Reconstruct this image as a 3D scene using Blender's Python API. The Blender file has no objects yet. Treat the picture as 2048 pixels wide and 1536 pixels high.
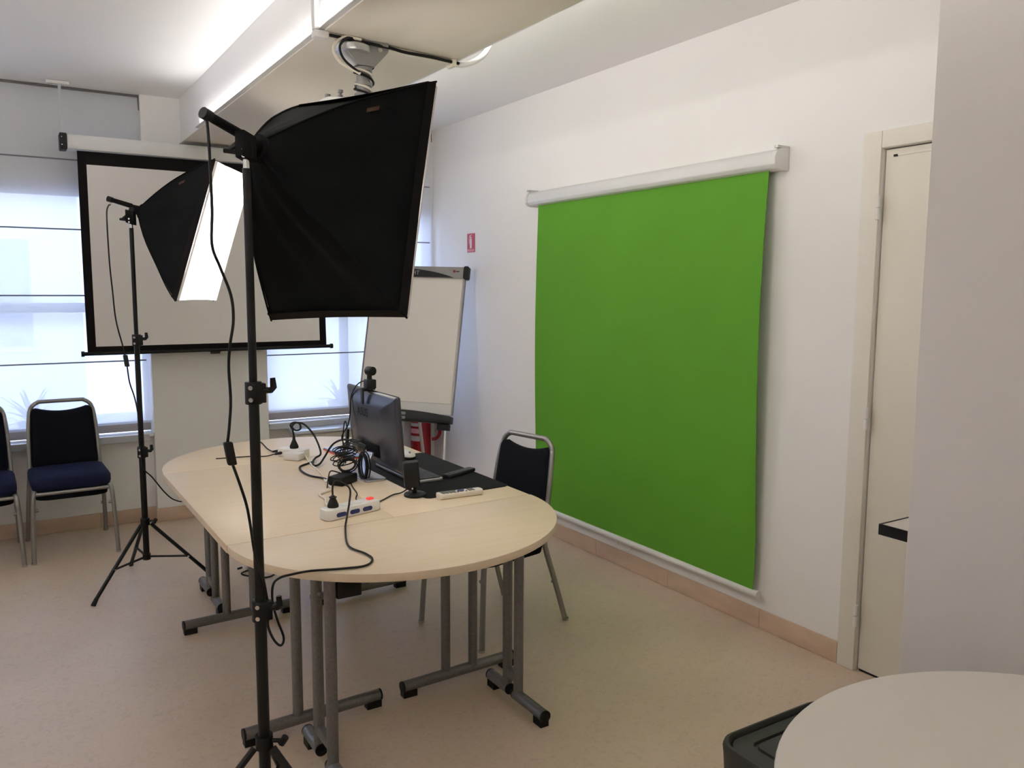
import bpy, bmesh, math, random
from mathutils import Vector, Matrix, Euler
random.seed(7)
SC = bpy.context.scene
COL = SC.collection
V = Vector
PI = math.pi

# ------------------------------------------------------------------ camera
F_PX, YAW, PITCH, ROLL = 1644.17, 0.557407, 0.114798, -0.0051975
cy_, sy_, cp_, sp_ = math.cos(YAW), math.sin(YAW), math.cos(PITCH), math.sin(PITCH)
fw = V((sy_ * cp_, cy_ * cp_, -sp_)); rt = V((cy_, -sy_, 0)); dn = fw.cross(rt)
r2 = rt * math.cos(ROLL) + dn * math.sin(ROLL); d2 = -rt * math.sin(ROLL) + dn * math.cos(ROLL)
cam = bpy.data.cameras.new('camera'); cam.sensor_width = 36.0; cam.lens = F_PX / 2048 * 36
cam.clip_start = 0.02; cam.clip_end = 200
camo = bpy.data.objects.new('camera', cam); COL.objects.link(camo)
m3 = Matrix((r2, -d2, -fw)).transposed()
camo.matrix_world = Matrix.Translation((0, 0, 1.55)) @ m3.to_4x4()
SC.camera = camo

# ------------------------------------------------------------------ light and exposure
WORLD_STRENGTH = 7.4
LED_STRENGTH = 46.0
SOFTBOX_STRENGTH = 4.4
EXPOSURE = 0.46
w = bpy.data.worlds.new('overcast_sky'); SC.world = w; w.use_nodes = True
wn = w.node_tree.nodes; bg = wn['Background']
bg.inputs['Color'].default_value = (0.55, 0.655, 1.0, 1); bg.inputs['Strength'].default_value = WORLD_STRENGTH
SC.view_settings.view_transform = 'Standard'; SC.view_settings.look = 'None'
SC.view_settings.gamma = 1.0; SC.view_settings.exposure = EXPOSURE
SC.view_settings.use_curve_mapping = False
SC.cycles.use_denoising = True
SC.cycles.max_bounces = 14; SC.cycles.diffuse_bounces = 8; SC.cycles.transparent_max_bounces = 24
SC.cycles.sample_clamp_indirect = 6.0

# ------------------------------------------------------------------ materials
MATS = {}
def mat(name, col, rough=0.5, metal=0.0, var=0.0, scale=20.0, bump=0.0, bscale=None, spec=0.5, emit=None, es=0.0, stretch=None, col2=None, coat=0.0):
    m = bpy.data.materials.new(name); m.use_nodes = True
    nt = m.node_tree; b = nt.nodes['Principled BSDF']
    b.inputs['Base Color'].default_value = (*col, 1); b.inputs['Roughness'].default_value = rough
    b.inputs['Metallic'].default_value = metal; b.inputs['Specular IOR Level'].default_value = spec
    if coat: b.inputs['Coat Weight'].default_value = coat
    if emit:
        b.inputs['Emission Color'].default_value = (*emit, 1); b.inputs['Emission Strength'].default_value = es
    tc = nt.nodes.new('ShaderNodeTexCoord'); mp = nt.nodes.new('ShaderNodeMapping')
    nt.links.new(tc.outputs['Object'], mp.inputs['Vector'])
    if stretch: mp.inputs['Scale'].default_value = stretch
    nz = nt.nodes.new('ShaderNodeTexNoise'); nz.inputs['Scale'].default_value = scale; nz.inputs['Detail'].default_value = 5
    nt.links.new(mp.outputs['Vector'], nz.inputs['Vector'])
    rp = nt.nodes.new('ShaderNodeValToRGB')
    c2 = col2 or tuple(min(1, c * (1 - var)) for c in col)
    rp.color_ramp.elements[0].position = 0.3; rp.color_ramp.elements[1].position = 0.7
    rp.color_ramp.elements[0].color = (*c2, 1); rp.color_ramp.elements[1].color = (*col, 1)
    nt.links.new(nz.outputs['Fac'], rp.inputs['Fac']); nt.links.new(rp.outputs['Color'], b.inputs['Base Color'])
    if bump:
        n2 = nt.nodes.new('ShaderNodeTexNoise'); n2.inputs['Scale'].default_value = bscale or scale * 4; n2.inputs['Detail'].default_value = 4
        nt.links.new(mp.outputs['Vector'], n2.inputs['Vector'])
        bp = nt.nodes.new('ShaderNodeBump'); bp.inputs['Strength'].default_value = bump; bp.inputs['Distance'].default_value = 0.002
        nt.links.new(n2.outputs['Fac'], bp.inputs['Height']); nt.links.new(bp.outputs['Normal'], b.inputs['Normal'])
    MATS[name] = m
    return m
mat('wall_paint', (0.84, 0.825, 0.805), 0.75, var=0.02, scale=2.0, bump=0.15, bscale=120, spec=0.2)
mat('ceiling_paint', (0.87, 0.86, 0.85), 0.8, var=0.015, scale=1.5, bump=0.1, bscale=120, spec=0.2)
mat('beam_bounce_tint', (0.78, 0.73, 0.65), 0.7, var=0.02, scale=2.0, bump=0.1, bscale=100, spec=0.2)  # white beam underside, warm bounce light put into its colour
mat('grey_paint', (0.70, 0.67, 0.645), 0.75, var=0.03, scale=2.0, bump=0.15, bscale=150, spec=0.2)
mat('wall_outer', (0.72, 0.70, 0.66), 0.8, var=0.05, scale=1.0)
mat('door_paint', (0.74, 0.70, 0.61), 0.45, var=0.02, scale=3, spec=0.4)
mat('casing_paint', (0.75, 0.715, 0.64), 0.5, var=0.02, scale=3, spec=0.4)
mat('tile_beige', (0.62, 0.455, 0.335), 0.4, var=0.18, scale=5, bump=0.1, stretch=(1, 1, 3), spec=0.4)
mat('tile_grout', (0.33, 0.27, 0.21), 0.9)
mat('table_grey', (0.20, 0.195, 0.185), 0.42, metal=0.55, var=0.25, scale=120, bump=0.25, bscale=260)
mat('chrome', (0.62, 0.62, 0.62), 0.22, metal=1.0, var=0.03)
mat('chair_metal', (0.32, 0.31, 0.295), 0.42, metal=0.75, var=0.15, scale=150, bump=0.15, bscale=300)
mat('alu', (0.55, 0.55, 0.54), 0.38, metal=0.8, var=0.05, scale=60)
mat('black_plastic', (0.0055, 0.0055, 0.006), 0.5, var=0.2, scale=60, spec=0.3)
mat('black_cable', (0.006, 0.006, 0.006), 0.55, var=0.2, scale=60, spec=0.3)
mat('black_metal', (0.0055, 0.0055, 0.0055), 0.42, var=0.2, scale=40, spec=0.3)
mat('black_fabric', (0.0045, 0.005, 0.0052), 0.8, var=0.35, scale=9, bump=0.4, bscale=500, spec=0.12)
mat('black_border', (0.009, 0.0075, 0.0075), 0.8, var=0.1, spec=0.1)
mat('black_matte', (0.0055, 0.0055, 0.0055), 0.75, var=0.2, scale=60, spec=0.12)
mat('bin_plastic', (0.022, 0.021, 0.019), 0.5, var=0.15, scale=80, bump=0.1, bscale=400)
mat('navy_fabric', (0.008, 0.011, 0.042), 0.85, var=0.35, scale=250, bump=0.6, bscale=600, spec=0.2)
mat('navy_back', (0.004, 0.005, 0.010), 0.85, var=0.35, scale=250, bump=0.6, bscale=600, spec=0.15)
mat('white_plastic', (0.74, 0.73, 0.70), 0.4, var=0.02, scale=10)
mat('cream_plastic', (0.72, 0.67, 0.56), 0.45, var=0.03, scale=10)
mat('white_metal', (0.72, 0.72, 0.71), 0.3, var=0.02, scale=10)
mat('green_vinyl', (0.105, 0.300, 0.030), 0.75, var=0.05, scale=3, spec=0.1, bump=0.05, bscale=30)
mat('screen_white', (0.82, 0.79, 0.77), 0.85, var=0.02, scale=3, spec=0.1)
mat('board_white', (0.76, 0.72, 0.66), 0.6, var=0.02, scale=3)
mat('board_gloss', (0.80, 0.79, 0.76), 0.2, var=0.02, scale=3)
mat('white_laminate', (0.70, 0.66, 0.605), 0.45, var=0.02, scale=4)
mat('red_paint', (0.27, 0.008, 0.014), 0.25, var=0.06, scale=12)
mat('red_sign', (0.42, 0.03, 0.06), 0.5, var=0.05, scale=30)
mat('sign_white', (0.75, 0.70, 0.68), 0.5, var=0.02)
mat('sign_pink', (0.62, 0.28, 0.32), 0.5, var=0.05)
mat('label_grey', (0.45, 0.42, 0.43), 0.5, var=0.1, scale=60)
mat('orange_label', (0.075, 0.022, 0.006), 0.6, var=0.4, scale=80)
mat('monitor_back', (0.020, 0.021, 0.030), 0.26, var=0.1, scale=30, spec=0.6)  # lighter and bluer base, standing in for a window reflection
mat('logo_dark', (0.002, 0.002, 0.003), 0.6, spec=0.1, var=0.05)
mat('screen_glass', (0.006, 0.006, 0.007), 0.08, var=0.02)
mat('silver', (0.50, 0.50, 0.56), 0.3, metal=0.85, var=0.05)
mat('tablet_glass', (0.010, 0.010, 0.016), 0.07, var=0.02)
mat('red_case', (0.60, 0.05, 0.02), 0.4, var=0.05)
mat('mat_rubber', (0.005, 0.005, 0.0055), 0.8, var=0.3, scale=300, bump=0.3, bscale=600, spec=0.2)
mat('key_black', (0.014, 0.014, 0.015), 0.5, var=0.1)
mat('grey_rubber', (0.14, 0.15, 0.14), 0.6, var=0.1)
mat('blue_plastic', (0.015, 0.025, 0.13), 0.4, var=0.1)
mat('red_switch', (0.65, 0.04, 0.04), 0.35, emit=(1, 0.08, 0.06), es=0.35, var=0.05)
mat('header_grey', (0.24, 0.23, 0.225), 0.4, metal=0.3, var=0.1, scale=20)
mat('header_text', (0.30, 0.30, 0.29), 0.5, var=0.1)
mat('blind_cord', (0.13, 0.12, 0.12), 0.8, var=0.1)
mat('blind_rod', (0.22, 0.24, 0.28), 0.6, var=0.1)
mat('frame_brown', (0.40, 0.33, 0.27), 0.5, var=0.1, scale=6)
mat('sill_white', (0.78, 0.80, 0.82), 0.25, var=0.02)
mat('sill_edge', (0.50, 0.51, 0.54), 0.5, var=0.05)
mat('cabinet_front', (0.46, 0.42, 0.345), 0.55, var=0.05, scale=5)
mat('cabinet_top', (0.55, 0.60, 0.66), 0.18, var=0.03)  # blue window light reflected on the top is put into its colour
mat('mount_grey', (0.27, 0.265, 0.255), 0.45, metal=0.4, var=0.1, scale=30)
mat('facade', (0.70, 0.66, 0.60), 0.8, var=0.06, scale=0.6)
mat('facade_dark', (0.30, 0.33, 0.38), 0.4, var=0.1)
mat('asphalt', (0.30, 0.30, 0.30), 0.9, var=0.1)
mat('agave_leaf', (0.10, 0.16, 0.09), 0.5, var=0.3, scale=12)
mat('clay_pot', (0.36, 0.30, 0.26), 0.8, var=0.1, scale=20)
mat('soil', (0.05, 0.035, 0.025), 0.95, var=0.3, scale=60)
mat('lining_silver', (0.7, 0.7, 0.7), 0.3, metal=0.6, var=0.05)

def wood(name, stretch):
    m = mat(name, (0.73, 0.60, 0.44), 0.42, var=0.0, scale=4.0, bump=0.01, bscale=60, stretch=stretch, col2=(0.69, 0.56, 0.40), spec=0.5)
    return m
wood('maple_x', (0.5, 14, 14))
mat('maple_edge', (0.58, 0.43, 0.28), 0.45, var=0.15, scale=10, stretch=(1, 1, 6))

def floor_mat():
    m = mat('linoleum', (0.62, 0.50, 0.385), 0.42, var=0.0, scale=2.2, col2=(0.565, 0.45, 0.345), bump=0.06, bscale=90, spec=0.45)
    nt = m.node_tree; b = nt.nodes['Principled BSDF']; rp = [n for n in nt.nodes if n.type == 'VALTORGB'][0]
    tc = [n for n in nt.nodes if n.type == 'TEX_COORD'][0]
    n3 = nt.nodes.new('ShaderNodeTexNoise'); n3.inputs['Scale'].default_value = 38; n3.inputs['Detail'].default_value = 6
    n3.inputs['Distortion'].default_value = 1.5
    nt.links.new(tc.outputs['Object'], n3.inputs['Vector'])
    r3 = nt.nodes.new('ShaderNodeValToRGB'); r3.color_ramp.elements[0].position = 0.30; r3.color_ramp.elements[1].position = 0.5
    r3.color_ramp.elements[0].color = (0.86, 0.84, 0.80, 1); r3.color_ramp.elements[1].color = (1, 1, 1, 1)
    nt.links.new(n3.outputs['Fac'], r3.inputs['Fac'])
    mx = nt.nodes.new('ShaderNodeMix'); mx.data_type = 'RGBA'; mx.blend_type = 'MULTIPLY'; mx.inputs[0].default_value = 0.8
    nt.links.new(rp.outputs['Color'], mx.inputs[6]); nt.links.new(r3.outputs['Color'], mx.inputs[7])
    # scuff marks: thin dark stretched streaks
    mp = nt.nodes.new('ShaderNodeMapping'); mp.inputs['Scale'].default_value = (2.2, 9, 1); mp.inputs['Rotation'].default_value = (0, 0, 0.5)
    nt.links.new(tc.outputs['Object'], mp.inputs['Vector'])
    n4 = nt.nodes.new('ShaderNodeTexNoise'); n4.inputs['Scale'].default_value = 3.1; n4.inputs['Detail'].default_value = 8; n4.inputs['Roughness'].default_value = 0.75
    nt.links.new(mp.outputs['Vector'], n4.inputs['Vector'])
    r4 = nt.nodes.new('ShaderNodeValToRGB'); r4.color_ramp.elements[0].position = 0.70; r4.color_ramp.elements[1].position = 0.78
    r4.color_ramp.elements[0].color = (1, 1, 1, 1); r4.color_ramp.elements[1].color = (0.62, 0.58, 0.54, 1)
    nt.links.new(n4.outputs['Fac'], r4.inputs['Fac'])
    m2 = nt.nodes.new('ShaderNodeMix'); m2.data_type = 'RGBA'; m2.blend_type = 'MULTIPLY'; m2.inputs[0].default_value = 0.8
    nt.links.new(mx.outputs[2], m2.inputs[6]); nt.links.new(r4.outputs['Color'], m2.inputs[7])
    nt.links.new(m2.outputs[2], b.inputs['Base Color'])
floor_mat()

def sheer_mat():
    m = bpy.data.materials.new('sheer_fabric'); m.use_nodes = True; nt = m.node_tree
    for n in list(nt.nodes): nt.nodes.remove(n)
    out = nt.nodes.new('ShaderNodeOutputMaterial')
    tr = nt.nodes.new('ShaderNodeBsdfTransparent'); tr.inputs['Color'].default_value = (0.95, 0.97, 1, 1)
    tl = nt.nodes.new('ShaderNodeBsdfTranslucent'); df = nt.nodes.new('ShaderNodeBsdfDiffuse')
    tc = nt.nodes.new('ShaderNodeTexCoord'); wv = nt.nodes.new('ShaderNodeTexNoise'); wv.inputs['Scale'].default_value = 160
    nt.links.new(tc.outputs['Object'], wv.inputs['Vector'])
    rp = nt.nodes.new('ShaderNodeValToRGB'); rp.color_ramp.elements[0].color = (0.80, 0.82, 0.86, 1); rp.color_ramp.elements[1].color = (0.88, 0.89, 0.92, 1)
    nt.links.new(wv.outputs['Fac'], rp.inputs['Fac'])
    nt.links.new(rp.outputs['Color'], tl.inputs['Color']); nt.links.new(rp.outputs['Color'], df.inputs['Color'])
    m1 = nt.nodes.new('ShaderNodeMixShader'); m1.inputs[0].default_value = 0.45
    nt.links.new(tl.outputs[0], m1.inputs[1]); nt.links.new(df.outputs[0], m1.inputs[2])
    m2 = nt.nodes.new('ShaderNodeMixShader'); m2.inputs[0].default_value = 0.89
    nt.links.new(tr.outputs[0], m2.inputs[1]); nt.links.new(m1.outputs[0], m2.inputs[2])
    nt.links.new(m2.outputs[0], out.inputs['Surface']); MATS['sheer_fabric'] = m
sheer_mat()

def glass_mat():
    m = bpy.data.materials.new('window_glass'); m.use_nodes = True; nt = m.node_tree
    for n in list(nt.nodes): nt.nodes.remove(n)
    out = nt.nodes.new('ShaderNodeOutputMaterial')
    tr = nt.nodes.new('ShaderNodeBsdfTransparent'); tr.inputs['Color'].default_value = (0.94, 0.97, 0.98, 1)
    gl = nt.nodes.new('ShaderNodeBsdfGlossy'); gl.inputs['Roughness'].default_value = 0.02
    fr = nt.nodes.new('ShaderNodeFresnel'); fr.inputs['IOR'].default_value = 1.45
    mx = nt.nodes.new('ShaderNodeMixShader'); nt.links.new(fr.outputs[0], mx.inputs[0])
    nt.links.new(tr.outputs[0], mx.inputs[1]); nt.links.new(gl.outputs[0], mx.inputs[2]); nt.links.new(mx.outputs[0], out.inputs['Surface'])
    MATS['window_glass'] = m
glass_mat()

def emit_mat(name, col, s):
    m = bpy.data.materials.new(name); m.use_nodes = True; nt = m.node_tree
    for n in list(nt.nodes): nt.nodes.remove(n)
    out = nt.nodes.new('ShaderNodeOutputMaterial'); e = nt.nodes.new('ShaderNodeEmission')
    e.inputs['Color'].default_value = (*col, 1); e.inputs['Strength'].default_value = s
    nt.links.new(e.outputs[0], out.inputs['Surface']); MATS[name] = m
emit_mat('led_glow', (1.0, 0.975, 0.94), LED_STRENGTH * .84)
emit_mat('led_glow_added', (1.0, 0.975, 0.945), LED_STRENGTH * 1.5)  # for the added strips outside the view that lift the ambient light
emit_mat('led_glow_dim', (1.0, 0.98, 0.955), LED_STRENGTH * .50)
emit_mat('softbox_glow', (1.0, 0.94, 0.86), SOFTBOX_STRENGTH)

# ------------------------------------------------------------------ mesh helpers
WM = {}
class MB:
    def __init__(s): s.v = []; s.f = []
    def add(s, vs, fs):
        n = len(s.v); s.v += [V(p) for p in vs]; s.f += [tuple(i + n for i in f) for f in fs]; return s
    def box(s, lo, hi, M=None):
        x0, y0, z0 = lo; x1, y1, z1 = hi
        vs = [V(p) for p in ((x0,y0,z0),(x1,y0,z0),(x1,y1,z0),(x0,y1,z0),(x0,y0,z1),(x1,y0,z1),(x1,y1,z1),(x0,y1,z1))]
        if M: vs = [M @ p for p in vs]
        return s.add(vs, [(0,3,2,1),(4,5,6,7),(0,1,5,4),(1,2,6,5),(2,3,7,6),(3,0,4,7)])
    def cyl(s, p0, p1, r0, r1=None, n=16):
        p0 = V(p0); p1 = V(p1); r1 = r0 if r1 is None else r1
        d = (p1 - p0).normalized(); a = d.orthogonal().normalized(); b = d.cross(a)
        vs = []
        for p, r in ((p0, r0), (p1, r1)):
            for i in range(n):
                t = 2 * PI * i / n; vs.append(p + a * (r * math.cos(t)) + b * (r * math.sin(t)))
        fs = [(i, (i + 1) % n, n + (i + 1) % n, n + i) for i in range(n)] + [tuple(range(n))[::-1], tuple(range(n, 2 * n))]
        return s.add(vs, fs)
    def tube(s, pts, r, n=8, closed=False):
        pts = [V(p) for p in pts]; N = len(pts); rings = []
        rs = r if isinstance(r, (list, tuple)) else [r] * N
        def tan(i):
            if closed: return (pts[(i + 1) % N] - pts[i - 1]).normalized()
            return (pts[min(i + 1, N - 1)] - pts[max(i - 1, 0)]).normalized()
        t0 = tan(0); a = t0.orthogonal().normalized()
        for i in range(N):
            t = tan(i); a = (a - t * a.dot(t)).normalized(); b = t.cross(a)
            rings.append([pts[i] + a * (rs[i] * math.cos(2*PI*k/n)) + b * (rs[i] * math.sin(2*PI*k/n)) for k in range(n)])
        vs = [p for rg in rings for p in rg]; fs = []
        for i in range(N if closed else N - 1):
            j = (i + 1) % N
            for k in range(n): fs.append((i*n+k, i*n+(k+1)%n, j*n+(k+1)%n, j*n+k))
        if not closed: fs += [tuple(range(n))[::-1], tuple((N-1)*n+k for k in range(n))]
        return s.add(vs, fs)
    def lathe(s, prof, M=None, n=24):
        M = M or Matrix.Identity(4); vs = []; fs = []; L = len(prof)
        for r, z in prof:
            for k in range(n):
                t = 2*PI*k/n; vs.append(M @ V((r*math.cos(t), r*math.sin(t), z)))
        for i in range(L - 1):
            for k in range(n): fs.append((i*n+k, i*n+(k+1)%n, (i+1)*n+(k+1)%n, (i+1)*n+k))
        fs += [tuple(range(n))[::-1], tuple((L-1)*n+k for k in range(n))]
        return s.add(vs, fs)
    def prism(s, poly, z0, z1, M=None):
        M = M or Matrix.Identity(4); n = len(poly)
        vs = [M @ V((x, y, z0)) for x, y in poly] + [M @ V((x, y, z1)) for x, y in poly]
        fs = [tuple(range(n))[::-1], tuple(range(n, 2*n))] + [(i, (i+1)%n, n+(i+1)%n, n+i) for i in range(n)]
        return s.add(vs, fs)
    def loft(s, rings, cap=True):
        n = len(rings[0]); vs = [p for r in rings for p in r]; fs = []
        for i in range(len(rings) - 1):
            for k in range(n): fs.append((i*n+k, i*n+(k+1)%n, (i+1)*n+(k+1)%n, (i+1)*n+k))
        if cap: fs += [tuple(range(n))[::-1], tuple((len(rings)-1)*n+k for k in range(n))]
        return s.add(vs, fs)
    def grid(s, fn, nu, nv):
        vs = [fn(i / nu, j / nv) for j in range(nv + 1) for i in range(nu + 1)]
        fs = [(j*(nu+1)+i, j*(nu+1)+i+1, (j+1)*(nu+1)+i+1, (j+1)*(nu+1)+i) for j in range(nv) for i in range(nu)]
        return s.add(vs, fs)
    def xf(s, M):
        s.v = [M @ p for p in s.v]; return s
    def build(s, name, material, parent=None, bevel=0.0, smooth=40, subsurf=0, solid=0.0, label=None, segs=2):
        P = WM.get(parent.name) if parent else None
        vs = [P.inverted() @ p for p in s.v] if P else s.v
        me = bpy.data.meshes.new(name); me.from_pydata([tuple(p) for p in vs], [], s.f); me.update()
        bm = bmesh.new(); bm.from_mesh(me)
        bmesh.ops.recalc_face_normals(bm, faces=bm.faces)
        if solid:
            bmesh.ops.solidify(bm, geom=list(bm.faces), thickness=solid)
            bmesh.ops.recalc_face_normals(bm, faces=bm.faces)
        if bevel:
            es = [e for e in bm.edges if len(e.link_faces) == 2 and e.calc_face_angle(0) > 0.6]
            bmesh.ops.bevel(bm, geom=es, offset=bevel, segments=segs, profile=0.5, affect='EDGES', clamp_overlap=True)
        bm.to_mesh(me); bm.free()
        me.materials.append(MATS[material])
        if smooth:
            me.polygons.foreach_set('use_smooth', [True] * len(me.polygons))
            me.set_sharp_from_angle(angle=math.radians(smooth))
        o = bpy.data.objects.new(name, me); COL.objects.link(o)
        if subsurf:
            md = o.modifiers.new('subdivision', 'SUBSURF'); md.levels = subsurf; md.render_levels = subsurf
        if parent: o.parent = parent; WM[o.name] = P
        else: WM[o.name] = Matrix.Identity(4)
        if label: o['label'] = label
        return o
def bx(lo, hi): return MB().box(lo, hi)
def thing(name, label, cat, loc=(0, 0, 0), rz=0.0, group=None):
    o = bpy.data.objects.new(name, None); COL.objects.link(o); o.location = loc; o.rotation_euler = (0, 0, rz)
    o.empty_display_size = 0.1
    o['label'] = label; o['category'] = cat
    if group: o['group'] = group
    WM[o.name] = Matrix.Translation(loc) @ Matrix.Rotation(rz, 4, 'Z')
    return o
def tag(o, label, cat, group=None):
    o['label'] = label; o['category'] = cat
    if group: o['group'] = group
    return o
def struct(o, label=None):
    o['kind'] = 'structure'
    if label: o['label'] = label
    return o
def sempty(name, label, loc=(0, 0, 0)):
    o = bpy.data.objects.new(name, None); COL.objects.link(o); o.location = loc; o['kind'] = 'structure'; o['label'] = label
    WM[o.name] = Matrix.Translation(loc); return o
def dup(root, loc, rz, label, group=None):
    r = root.copy(); COL.objects.link(r); r.location = loc; r.rotation_euler = (0, 0, rz); r['label'] = label
    if group: r['group'] = group
    for ch in list(root.children):
        c = ch.copy(); COL.objects.link(c); c.parent = r
        for g in ch.children:
            d = g.copy(); COL.objects.link(d); d.parent = c
    return r
def smooth_path(pts, k=6):
    pts = [V(p) for p in pts]; out = []
    P = [pts[0] * 2 - pts[1]] + pts + [pts[-1] * 2 - pts[-2]]
    for i in range(1, len(P) - 2):
        a, b, c, d = P[i-1], P[i], P[i+1], P[i+2]
        for j in range(k):
            t = j / k
            out.append(0.5 * ((2*b) + (c - a)*t + (2*a - 5*b + 4*c - d)*t*t + (3*b - a - 3*c + d)*t**3))
    out.append(pts[-1]); return out
def rrect(x0, y0, x1, y1, r, n=5):
    out = []
    for cx, cy, a0 in ((x1-r, y1-r, 0), (x0+r, y1-r, 90), (x0+r, y0+r, 180), (x1-r, y0+r, 270)):
        for i in range(n + 1):
            a = math.radians(a0 + 90 * i / n); out.append((cx + r*math.cos(a), cy + r*math.sin(a)))
    return out
def text_mb(s, size, M, depth=0.0):
    cu = bpy.data.curves.new('lettering', 'FONT'); cu.body = s; cu.size = size; cu.align_x = 'CENTER'; cu.align_y = 'CENTER'; cu.extrude = depth
    o = bpy.data.objects.new('lettering', cu); COL.objects.link(o)
    dg = bpy.context.evaluated_depsgraph_get(); me = bpy.data.meshes.new_from_object(o.evaluated_get(dg))
    mb = MB(); mb.add([M @ v.co for v in me.vertices], [tuple(p.vertices) for p in me.polygons])
    bpy.data.objects.remove(o); bpy.data.curves.remove(cu); bpy.data.meshes.remove(me)
    return mb
def frame(o, x, y, z):          # matrix from origin and axes
    M = Matrix((V(x), V(y), V(z))).transposed().to_4x4(); M.translation = V(o); return M

# ------------------------------------------------------------------ room shell
XR, YB, YP, ZC, ZB = 2.909, 5.839, 5.762, 2.752, 2.469
XL, YF = -2.9, -2.7
struct(bx((XL - .2, YF - .2, -.12), (XR + .25, YB + .25, 0)).build('floor', 'linoleum', smooth=0), 'beige linoleum floor with faint scuffs')
struct(bx((XL - .2, YF - .2, ZC), (XR + .25, YB + .25, ZC + .15)).build('ceiling', 'ceiling_paint', smooth=0), 'white painted ceiling')
W1 = (-2.30, 0.826); W2 = (1.576, 2.885); WZ = (0.60, 2.17)  # wide opening lengthened out of view on the left for more daylight
wb = MB()
for x0, x1 in ((XL, W1[0]), (W1[1], W2[0]), (W2[1], XR + .2)): wb.box((x0, YB, 0), (x1, YB + .25, ZC))
for x0, x1 in (W1, W2):
    wb.box((x0, YB, 0), (x1, YB + .25, WZ[0] - .02)); wb.box((x0, YB, WZ[1]), (x1, YB + .25, ZC))
struct(wb.build('wall_back', 'wall_paint', smooth=0), 'white window wall with two openings')
DY0, DY1, DZ = 1.165, 1.990, 2.092
wr = MB()
wr.box((XR, YF, 0), (XR + .2, DY0, ZC)); wr.box((XR, DY1, 0), (XR + .2, YB, ZC)); wr.box((XR, DY0, DZ), (XR + .2, DY1, ZC))
wr.box((XR + .12, DY0, 0), (XR + .2, DY1, DZ))
struct(wr.build('wall_right', 'wall_paint', smooth=0), 'long white wall carrying the green screen')
struct(bx((XL - .2, YF, 0), (XL, YB + .25, ZC)).build('wall_left', 'wall_paint', smooth=0), 'white side wall outside the view')
struct(bx((XL - .2, YF - .2, 0), (XR + .2, YF, ZC)).build('wall_front', 'wall_paint', smooth=0), 'white end wall behind the camera')
struct(bx((0.827, YP, 0), (1.575, YB - .001, ZC)).build('wall_pier', 'wall_paint', smooth=0), 'white pier between the two windows')
struct(bx((1.95, .76, 0), (2.36, 1.206, ZC)).build('wall_column', 'grey_paint', bevel=.004), 'grey column at the edge of the view')
BX2 = -1.75      # unseen beam added left of the view to carry ambient light strips
for nm, lb, x0, y1 in (('ceiling_beam', 'boxed white ceiling beam above the table, underside tinted for warm bounce light', 1.06, YP), ('ceiling_beam_added', 'boxed ceiling beam added outside the view to carry ambient light strips', BX2, YB)):
    bmr = sempty(nm, lb)
    bx((x0, YF, ZB + .006), (x0 + .568, y1, ZC)).build('beam_box', 'ceiling_paint', bmr, bevel=.003)
    bx((x0 - .008, YF, ZB), (x0 + .576, y1 - .001, ZB + .0055)).build('soffit_panel', 'beam_bounce_tint', bmr, bevel=.001)

# baseboards of single tiles
def baseboard(name, label, axis, fixed, a0, a1, joints, side):
    root = sempty(name, label)
    js = [a0] + [j for j in sorted(joints) if a0 + .02 < j < a1 - .02] + [a1]
    for p, q in zip(js[:-1], js[1:]):
        g = .0015
        if axis == 'y': m = bx((fixed, p + g, .001), (fixed + side * .011, q - g, .0915))
        else: m = bx((p + g, fixed, .001), (q - g, fixed + side * .011, .0915))
        m.build('tile', 'tile_beige', root, bevel=.0015)
    lo, hi = a0 + .002, a1 - .002
    if axis == 'y': m = bx((fixed, lo, .001), (fixed + side * .006, hi, .0895))
    else: m = bx((lo, fixed, .001), (hi, fixed + side * .006, .0895))
    m.build('grout', 'tile_grout', root, smooth=0)
ys = [2.487 + .612 * i for i in range(-9, 8)]
baseboard('baseboard_right', 'beige tile skirting along the green screen wall', 'y', XR, 2.07, YB, ys, -1)
xs = [0.49 - .612 * i for i in range(0, 7)]
baseboard('baseboard_back', 'beige tile skirting under the windows', 'x', YB, XL, .827, xs, -1)
baseboard('baseboard_pier', 'beige tile skirting at the pier foot', 'x', YP, .816, 1.586, [1.2], -1)
baseboard('baseboard_corner', 'beige tile skirting under the narrow window', 'x', YB, 1.586, XR - .012, [2.2], -1)

# door in the right wall
d = sempty('door_1', 'cream flush door with white casing and three hinges')
bx((XR + .012, DY0 + .004, .008), (XR + .052, DY1 - .005, DZ - .005)).build('leaf', 'door_paint', d, bevel=.003)
bx((XR - .012, DY1 + .001, 0), (XR + .02, DY1 + .079, DZ + .066)).build('jamb', 'casing_paint', d, bevel=.003)
bx((XR - .012, DY0 - .079, 0), (XR + .02, DY0 - .001, DZ + .066)).build('jamb', 'casing_paint', d, bevel=.003)
bx((XR - .0115, DY0, DZ + .001), (XR + .02, DY1, DZ + .066)).build('head_casing', 'casing_paint', d, bevel=.003)
bx((XR + .009, DY0 + .03, DZ - .032), (XR + .013, DY1 - .03, DZ - .026)).build('door_seal', 'casing_paint', d)
bx((XR + .006, DY1 - .055, DZ - .035), (XR + .014, DY1 - .04, DZ - .027)).build('screw_cap', 'black_plastic', d)
for z in (0.237, 1.048, 1.869):
    h = MB().cyl((XR - .016, DY1 - .002, z - .045), (XR - .016, DY1 - .002, z - .002), .009, n=12).build('hinge', 'white_plastic', d)
    MB().cyl((XR - .016, DY1 - .002, z + .002), (XR - .016, DY1 - .002, z + .045), .009, n=12).build('hinge_pin', 'white_plastic', h)
bx((XR + .013, DY0 + .01, 0.0005), (XR + .05, DY1 - .01, .0075)).build('threshold', 'black_plastic', d)
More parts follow.
